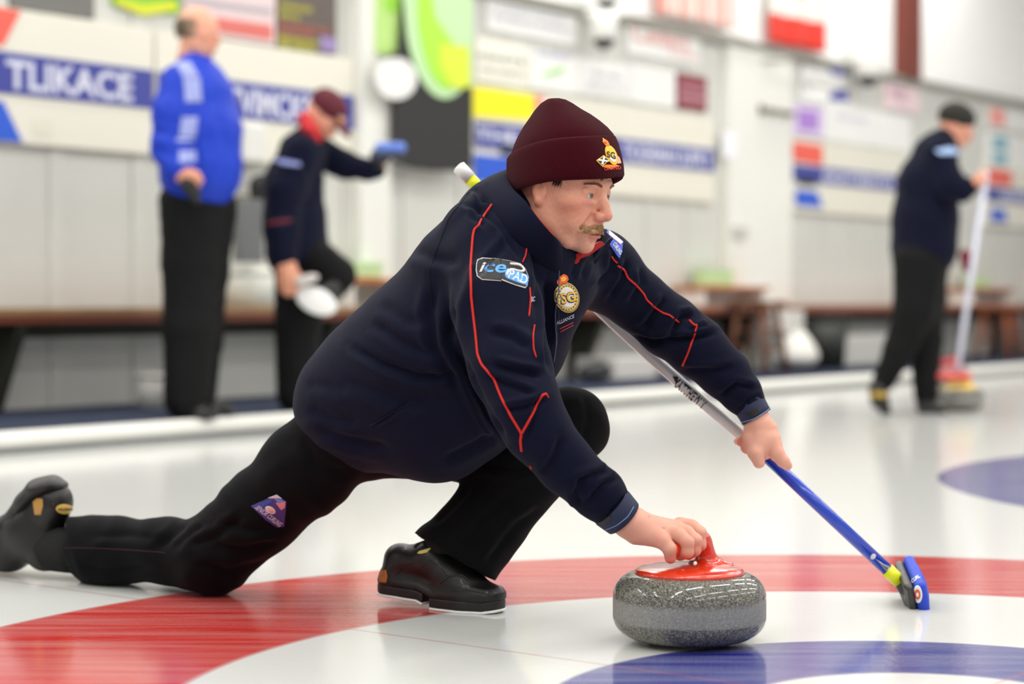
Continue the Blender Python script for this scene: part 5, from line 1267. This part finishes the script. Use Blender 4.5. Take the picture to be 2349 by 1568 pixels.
# trailing shoe
up2 = pch([(112, 1150, 4.40, 48), (78, 1210, 4.43, 62), (20, 1250, 4.46, 56), (-60, 1262, 4.50, 46), (-120, 1272, 4.53, 36)], (1, 1.0, 1)) + pch([(78, 1225, 4.43, 62), (105, 1262, 4.40, 48)]) + [pell(126, 1158, 4.40, 44, 36, .04, -70)]
s2_ = sdfo('shoe', up2, .025, .0035, mshoe, person, smooth=2)
so2 = pch([(146, 1114, 4.40, 9), (118, 1110, 4.40, 13), (84, 1120, 4.40, 14), (58, 1150, 4.42, 14), (38, 1182, 4.44, 13), (5, 1206, 4.46, 13), (-60, 1222, 4.50, 12), (-110, 1240, 4.53, 10)], (1, 2.6, 1))
sdfo('sole', so2, .035, .0035, msole, s2_)
s2b = bvh_of(s2_)
yp = patch('heel_badge', s2b, disc(148, 1167, 20, 11, 4, 30), .0015, mat('badge_yellow', (214, 178, 88), .4), s2_, 2)
text_on('lettering', s2b, 'BALANCE', [(133, 1170), (165, 1170), (165, 1164), (133, 1164)], .0024, mat('badge_ink', (60, 52, 60)), yp, .02)
patch('side_mark', s2b, [(76, 1150), (86, 1142), (98, 1144), (99, 1160), (94, 1180), (80, 1180)], .0014, mat('badge_tan', (176, 130, 60), .4), s2_, 2.5)
sdfo('sock', pch([(110, 1258, 4.40, 50), (160, 1262, 4.375, 52)]), .01, .005, mat('sock_black', (10, 10, 11), .9), person)
# ================================================================ THE OTHER THREE PEOPLE
def bgperson(label, head, prims, neck=(-.025, 0, -.13), skin=(214, 150, 122), cat='person'):
    """head=(u, v, Y, yaw, pitch); prims: hands and frame in pixels"""
    global HO, HRm, HM, hf, hlft, hup, NK
    NK = neck
    u, v, Y, yw, pt = head; yw, pt = math.radians(yw), math.radians(pt)
    hf = Vector((math.cos(yw) * math.cos(pt), -math.sin(yw) * math.cos(pt), -math.sin(pt))); hlft = Vector((math.sin(yw), math.cos(yw), 0)); hup = hf.cross(hlft)
    HRm = Matrix((hf, hlft, hup)).transposed(); HM = np.array(HRm); HO = P(u, v, Y)
    V1, Q1 = head_field(.0032)
    link_ = [cone(H(*NK), P(*prims[0][0][:3]), .05, prims[0][0][3] * prims[0][0][2] / FPX)]
    allp = link_ + [c for ch in prims for c in pch(ch)]
    f = Field(*bounds(allp), .010); f.adds(allp, .02); V2, Q2 = f.mesh()
    me = union_all([(V2, Q2), (V1, Q1)]); V = np.zeros(len(me.vertices) * 3, np.float32); me.vertices.foreach_get('co', V); V = V.reshape(-1, 3).astype(float)
    C = np.tile(np.array(lin(skin)), (len(V), 1)); nr = np.linalg.norm(V - np.array(HO), axis=1) < .2; C[nr] = head_color(V[nr])
    o = link('person', me, mskin, None, True); colattr(o, C); tag(o, label, cat)
    for s in (-1, 1): sdfo('eye', [ell(H(.0775, s * .0315, .0222), (.0122,) * 3)], .001, .002, meyew, o, smooth=0)
    return o
def garment(name, groups, m, parent, h=.009, k=.03, st=(), wav=.002):
    prs = [p for g in groups for p in pch(g[0], (1, g[1] if len(g) > 1 else 1, 1))]
    return cloth(name, prs, k, h, m, parent, list(st), wav=wav)
# --- man in the blue jacket
Y1 = 8.93
mblue = mat('jacket_royal_blue', (18, 56, 182), .6, .3, bump=(300, .15)); mlil = mat('sleeve_lilac_grey', (150, 160, 214), .6); mblk = mat('black_trousers_plain', (12, 12, 13), .8, .2); mshb_ = mat('plain_black_shoe', (18, 18, 18), .4)
b1 = bgperson('balding person standing in a royal blue jacket and black trousers by the bench', (452, 82, Y1, 12, 6),
    [[(448, 190, Y1, 40), (455, 300, Y1, 60), (450, 460, Y1, 55)], [(440, 460, Y1, 40), (432, 700, Y1 - .02, 32), (425, 915, Y1 - .03, 24), (430, 940, Y1 - .03, 18), (470, 944, Y1 - .05, 14)], [(470, 460, Y1 + .1, 36), (470, 700, Y1 + .1, 30), (462, 905, Y1 + .1, 22)],
     [(415, 200, Y1 - .18, 28), (392, 340, Y1 - .22, 24), (418, 400, Y1 - .28, 18)], [(418, 400, Y1 - .28, 19), (446, 404, Y1 - .30, 15)], [(446, 402, Y1 - .31, 8), (462, 414, Y1 - .31, 6)], [(442, 410, Y1 - .29, 8), (456, 424, Y1 - .29, 6)], [(436, 414, Y1 - .28, 8), (446, 430, Y1 - .28, 6)]])
jk = garment('jacket', [([(452, 175, Y1, 52), (458, 215, Y1, 74), (466, 300, Y1, 86), (462, 380, Y1, 90), (458, 396, Y1, 92)], 1.25), ([(412, 190, Y1 - .16, 44), (396, 260, Y1 - .20, 46), (391, 340, Y1 - .22, 43), (404, 384, Y1 - .27, 32)],), ([(470, 190, Y1 + .18, 44), (490, 280, Y1 + .2, 44)],), ([(444, 150, Y1, 34), (450, 185, Y1, 50)],)], mblue, b1,
    st=[([(350, 300), (400, 312), (440, 306)], 8, .008), ([(350, 345), (400, 355)], 8, .008), ([(440, 300), (455, 380), (440, 450)], 9, .01), ([(500, 250), (520, 350), (500, 440)], 12, .006)])
jb1 = bvh_of(jk)
for poly in ([(402, 142), (436, 142), (456, 178), (420, 178)], [(420, 180), (458, 180), (464, 235), (424, 235)], [(416, 268), (454, 268), (450, 314), (410, 314)], [(404, 318), (446, 318), (446, 326), (404, 326)], [(410, 346), (450, 344), (450, 372), (410, 374)]):
    patch('sleeve_stripe', jb1, poly, .004, mlil, jk, 4, .002)
garment('trousers', [([(440, 470, Y1, 76), (436, 600, Y1, 64), (432, 750, Y1 - .02, 58), (428, 915, Y1 - .03, 52)], 1.1), ([(478, 480, Y1 + .1, 66), (470, 620, Y1 + .1, 54), (462, 780, Y1 + .1, 48), (452, 905, Y1 + .1, 44)], 1.1)], mblk, b1)
for (u, v, dy) in ((418, 940, -.03), (452, 930, .12)):
    so = sdfo('shoe', pch([(u, v, Y1 + dy, 22), (u + 40, v + 4, Y1 + dy - .03, 20), (u + 76, v + 9, Y1 + dy - .06, 12)], (1, 1.3, 1)), .02, .006, mshb_, b1)
# hair fringe round the bald crown
rt = []
hb = bvh_of(b1)
for i in range(700):
    x = rnd.uniform(-.11, .02); z = rnd.uniform(.0, .075) - max(0, x) * .5; o = H(x, -.14, z) if rnd.random() < .7 else H(-.16, rnd.uniform(-.07, .07), z); d = hlft if (o - H(x, -.14, z)).length < 1e-4 else hf
    h, n, _, _ = hb.ray_cast(o, d)
    if h is not None: rt.append((h, (-hup - hf * .4 + n * .15).normalized(), .022, n * .05))
strands('hair', rt, mat('grey_hair', (134, 118, 98), .7), b1, .0022)
o = sdfo('glove', pch([(432, 425, Y1 - .30, 20), (446, 446, Y1 - .28, 15), (452, 462, Y1 - .27, 8)]), .01, .005, mat('glove_black', (26, 28, 28), .7)); tag(o, 'dark glove held in the hand of the man in blue', 'glove')

# --- man in the maroon cap
Y2 = 9.5
b2p = bgperson('person in a maroon cap bending over a raised shoe and reaching to the right', (736, 268, Y2, 18, 46),
    [[(700, 330, Y2, 36), (672, 430, Y2, 45), (680, 560, Y2, 42)], [(690, 590, Y2, 34), (682, 750, Y2, 30), (676, 905, Y2, 22)], [(715, 590, Y2 - .05, 32), (775, 628, Y2 - .14, 26), (742, 686, Y2 - .2, 18)],
     [(690, 350, Y2 - .18, 28), (645, 470, Y2 - .22, 25), (652, 590, Y2 - .24, 18)], [(652, 600, Y2 - .25, 26), (664, 640, Y2 - .26, 24)], [(664, 640, Y2 - .27, 17), (686, 652, Y2 - .27, 10), (700, 650, Y2 - .25, 8)], [(658, 645, Y2 - .27, 13), (676, 668, Y2 - .27, 10)], [(650, 645, Y2 - .26, 12), (660, 672, Y2 - .27, 9)], [(645, 640, Y2 - .25, 10), (648, 664, Y2 - .26, 8)], [(672, 625, Y2 - .27, 10), (694, 640, Y2 - .26, 8)],
     [(745, 350, Y2 + .12, 24), (820, 385, Y2 + .1, 18), (872, 378, Y2 + .05, 14)]], neck=(.02, 0, -.13))
jk = garment('jacket', [([(712, 318, Y2, 36), (694, 350, Y2, 52), (674, 420, Y2, 66), (676, 500, Y2, 70), (682, 575, Y2, 74)], 1.3), ([(694, 350, Y2 - .16, 42), (655, 440, Y2 - .21, 42), (645, 520, Y2 - .23, 40), (648, 588, Y2 - .24, 36)],), ([(735, 350, Y2 + .12, 38), (790, 378, Y2 + .1, 32), (845, 390, Y2 + .07, 24), (866, 390, Y2 + .06, 20)],)],
    mjk, b2p, st=[([(640, 500), (690, 470), (740, 440)], 8, .008), ([(690, 360), (720, 420), (730, 480)], 8, .006)])
jb2 = bvh_of(jk)
patch('sleeve_badge', jb2, [(622, 366), (650, 366), (688, 374), (688, 382), (650, 378)], .004, mlil, jk, 4, .002)
patch('red_trim', jb2, [(614, 508), (668, 502), (668, 508), (614, 516)], .004, mat('trim_dim_red', (110, 30, 44), .7), jk, 4, .002)
sdfo('collar', pch([(700, 275, Y2 - .02, 18), (712, 300, Y2 - .04, 18), (728, 318, Y2 - .06, 12)], (1, 2.5, 1)), .02, .006, mat('collar_bright_red', (196, 34, 40), .7), b2p)
garment('trousers', [([(690, 600, Y2, 62), (684, 740, Y2, 54), (680, 905, Y2, 46)], 1.1), ([(712, 592, Y2 - .05, 56), (772, 626, Y2 - .14, 42)], 1.1), ([(776, 634, Y2 - .14, 40), (750, 672, Y2 - .18, 32)],)], mblk, b2p)
sdfo('shoe', pch([(670, 920, Y2, 20), (720, 926, Y2 - .06, 14)], (1, 1.3, 1)), .02, .006, mshb_, b2p)
sh = sdfo('shoe', pch([(760, 664, Y2 - .22, 24), (724, 684, Y2 - .24, 28), (700, 680, Y2 - .24, 22)]), .02, .006, mshb_, b2p)
sdfo('slider', [pell(726, 690, Y2 - .285, 50, 30, .022, 24)], .01, .005, mslide, sh)
# cap with curved brim, frame of that head still current
cp_ = sdfo('cap', [he(-.006, 0, .070, .106, .086, .078)], .01, .004, mat('cap_maroon', (84, 12, 30), .8), b2p, sub=[he(.02, 0, -.02, .16, .12, .062)])
sdfo('cap_brim', [he(.125, 0, .044, .060, .070, .007, rot=('Y', 14))], .01, .003, mat('cap_maroon', (96, 14, 34)), cp_)
for (a_, c, nm) in ((.066, (236, 150, 40), 'cap_braid'), (.080, (236, 220, 200), 'cap_badge')):
    sdfo(nm, [he(.094 - (a_ - .066) * .5, 0, a_, .014, .05, .008 if nm == 'cap_braid' else .006)], .004, .003, mat(nm, c, .6), cp_)
# what he holds
r = empty('curling_broom', P(890, 350, Y2), 'blue topped broom head held out by the man in the cap', 'curling broom')
sdfo('pad', [rbox(P(896, 338, Y2), (.075, .05, .022), np.eye(3), .015)], .01, .005, mat('pad_light_blue', (96, 130, 214), .5), r)
sdfo('head_frame', [rbox(P(890, 356, Y2), (.07, .045, .016), np.eye(3), .01), cone(P(862, 356, Y2), P(886, 352, Y2), .03, .03)], .02, .005, mat('broom_slate', (52, 58, 78), .5), r)
tubeo('shaft', [P(880, 366, Y2), P(872, 384, Y2 + .05)], .014, mat('shaft_black', (30, 32, 36), .4), r, 14)
sdfo('glove', pch([(866, 380, Y2 + .05, 17), (868, 362, Y2 + .03, 15), (884, 366, Y2, 9)]), .01, .005, mat('glove_black', (26, 28, 28)), b2p)
o = sdfo('cloth', [pell(706, 640, Y2 - .33, 26, 11, .03, -14), pell(690, 646, Y2 - .33, 14, 10, .02)], .02, .004, mat('cloth_pale', (206, 200, 196), .8)); tag(o, 'pale cloth in the hand of the man in the cap', 'cloth')

# --- man walking on the right
Y3 = 10.85
b3p = bgperson('person in a black knitted hat and navy jacket walking on the ice at the right', (2188, 296, Y3, 10, 20),
    [[(2162, 345, Y3, 28), (2128, 430, Y3, 44), (2120, 570, Y3, 46)], [(2110, 600, Y3, 34), (2120, 740, Y3 + .03, 24), (2122, 900, Y3, 15), (2124, 930, Y3, 12)], [(2110, 600, Y3 - .1, 34), (2098, 730, Y3 - .1, 24), (2024, 880, Y3 - .05, 14)],
     [(2150, 350, Y3 - .18, 22), (2182, 438, Y3 - .22, 20), (2232, 422, Y3 - .26, 14)], [(2232, 422, Y3 - .26, 13), (2250, 410, Y3 - .28, 12)], [(2250, 408, Y3 - .28, 7), (2266, 404, Y3 - .26, 5)], [(2250, 414, Y3 - .28, 7), (2266, 414, Y3 - .25, 5)], [(2248, 402, Y3 - .27, 6), (2256, 394, Y3 - .25, 5)]])
jk = garment('jacket', [([(2164, 322, Y3, 30), (2148, 352, Y3, 50), (2128, 420, Y3, 68), (2122, 500, Y3, 74), (2120, 566, Y3, 76)], 1.25), ([(2152, 350, Y3 - .17, 36), (2176, 420, Y3 - .22, 36), (2206, 436, Y3 - .24, 27), (2230, 426, Y3 - .25, 20)],)], mjk, b3p,
    st=[([(2080, 420), (2110, 470), (2150, 500)], 7, .008), ([(2140, 460), (2180, 470)], 6, .006)])
jb3 = bvh_of(jk)
patch('shoulder_stripe', jb3, [(2144, 344), (2180, 338), (2200, 344), (2196, 354), (2156, 354)], .004, mat('stripe_pale_blue', (168, 196, 236), .6), jk, 4, .002)
garment('trousers', [([(2112, 590, Y3, 66), (2116, 680, Y3, 52), (2124, 780, Y3 + .02, 38), (2124, 905, Y3, 28)], 1.1), ([(2108, 600, Y3 - .08, 60), (2098, 710, Y3 - .1, 48), (2064, 800, Y3 - .08, 36), (2028, 872, Y3 - .06, 27)], 1.1)], mblk, b3p)
sh = sdfo('shoe', pch([(2122, 930, Y3, 22), (2160, 940, Y3 - .05, 12)], (1, 1.3, 1)), .02, .006, mshb_, b3p)
sh = sdfo('shoe', pch([(2014, 892, Y3 - .06, 22), (2018, 918, Y3 - .08, 20), (2034, 945, Y3 - .1, 11)], (1, 1.3, 1)), .02, .006, mshb_, b3p)
patch('yellow_band', bvh_of(sh), [(1990, 898), (2036, 900), (2036, 912), (1990, 910)], .004, mat('band_yellow', (170, 138, 40), .5), sh, 3, .002)
hk = sdfo('knitted_hat', [he(-.008, 0, .066, .108, .088, .088)], .01, .004, mat('hat_black', (34, 34, 28), .9), b3p, sub=[he(.03, 0, -.05, .2, .14, .085)])
r = empty('curling_broom', P(2190, 860, Y3 - .3), 'pale shafted broom with a red head held by the walking man', 'curling broom')
tubeo('shaft', [P(2262, 396, Y3 - .27), P(2196, 852, Y3 - .3)], .016, mat('shaft_lilac', (208, 210, 226), .4), r, 16)
sdfo('head_frame', [rbox(P(2190, 862, Y3 - .3), (.09, .04, .02), np.eye(3), .012)], .01, .005, mat('broom_red', (206, 70, 70), .5), r)
o = sdfo('glove', pch([(2214, 585, Y3 - .1, 14), (2218, 612, Y3 - .1, 12)]), .01, .006, mat('glove_dark_red', (120, 24, 36), .7)); tag(o, 'dark red glove tucked at the hip of the walking man', 'glove')
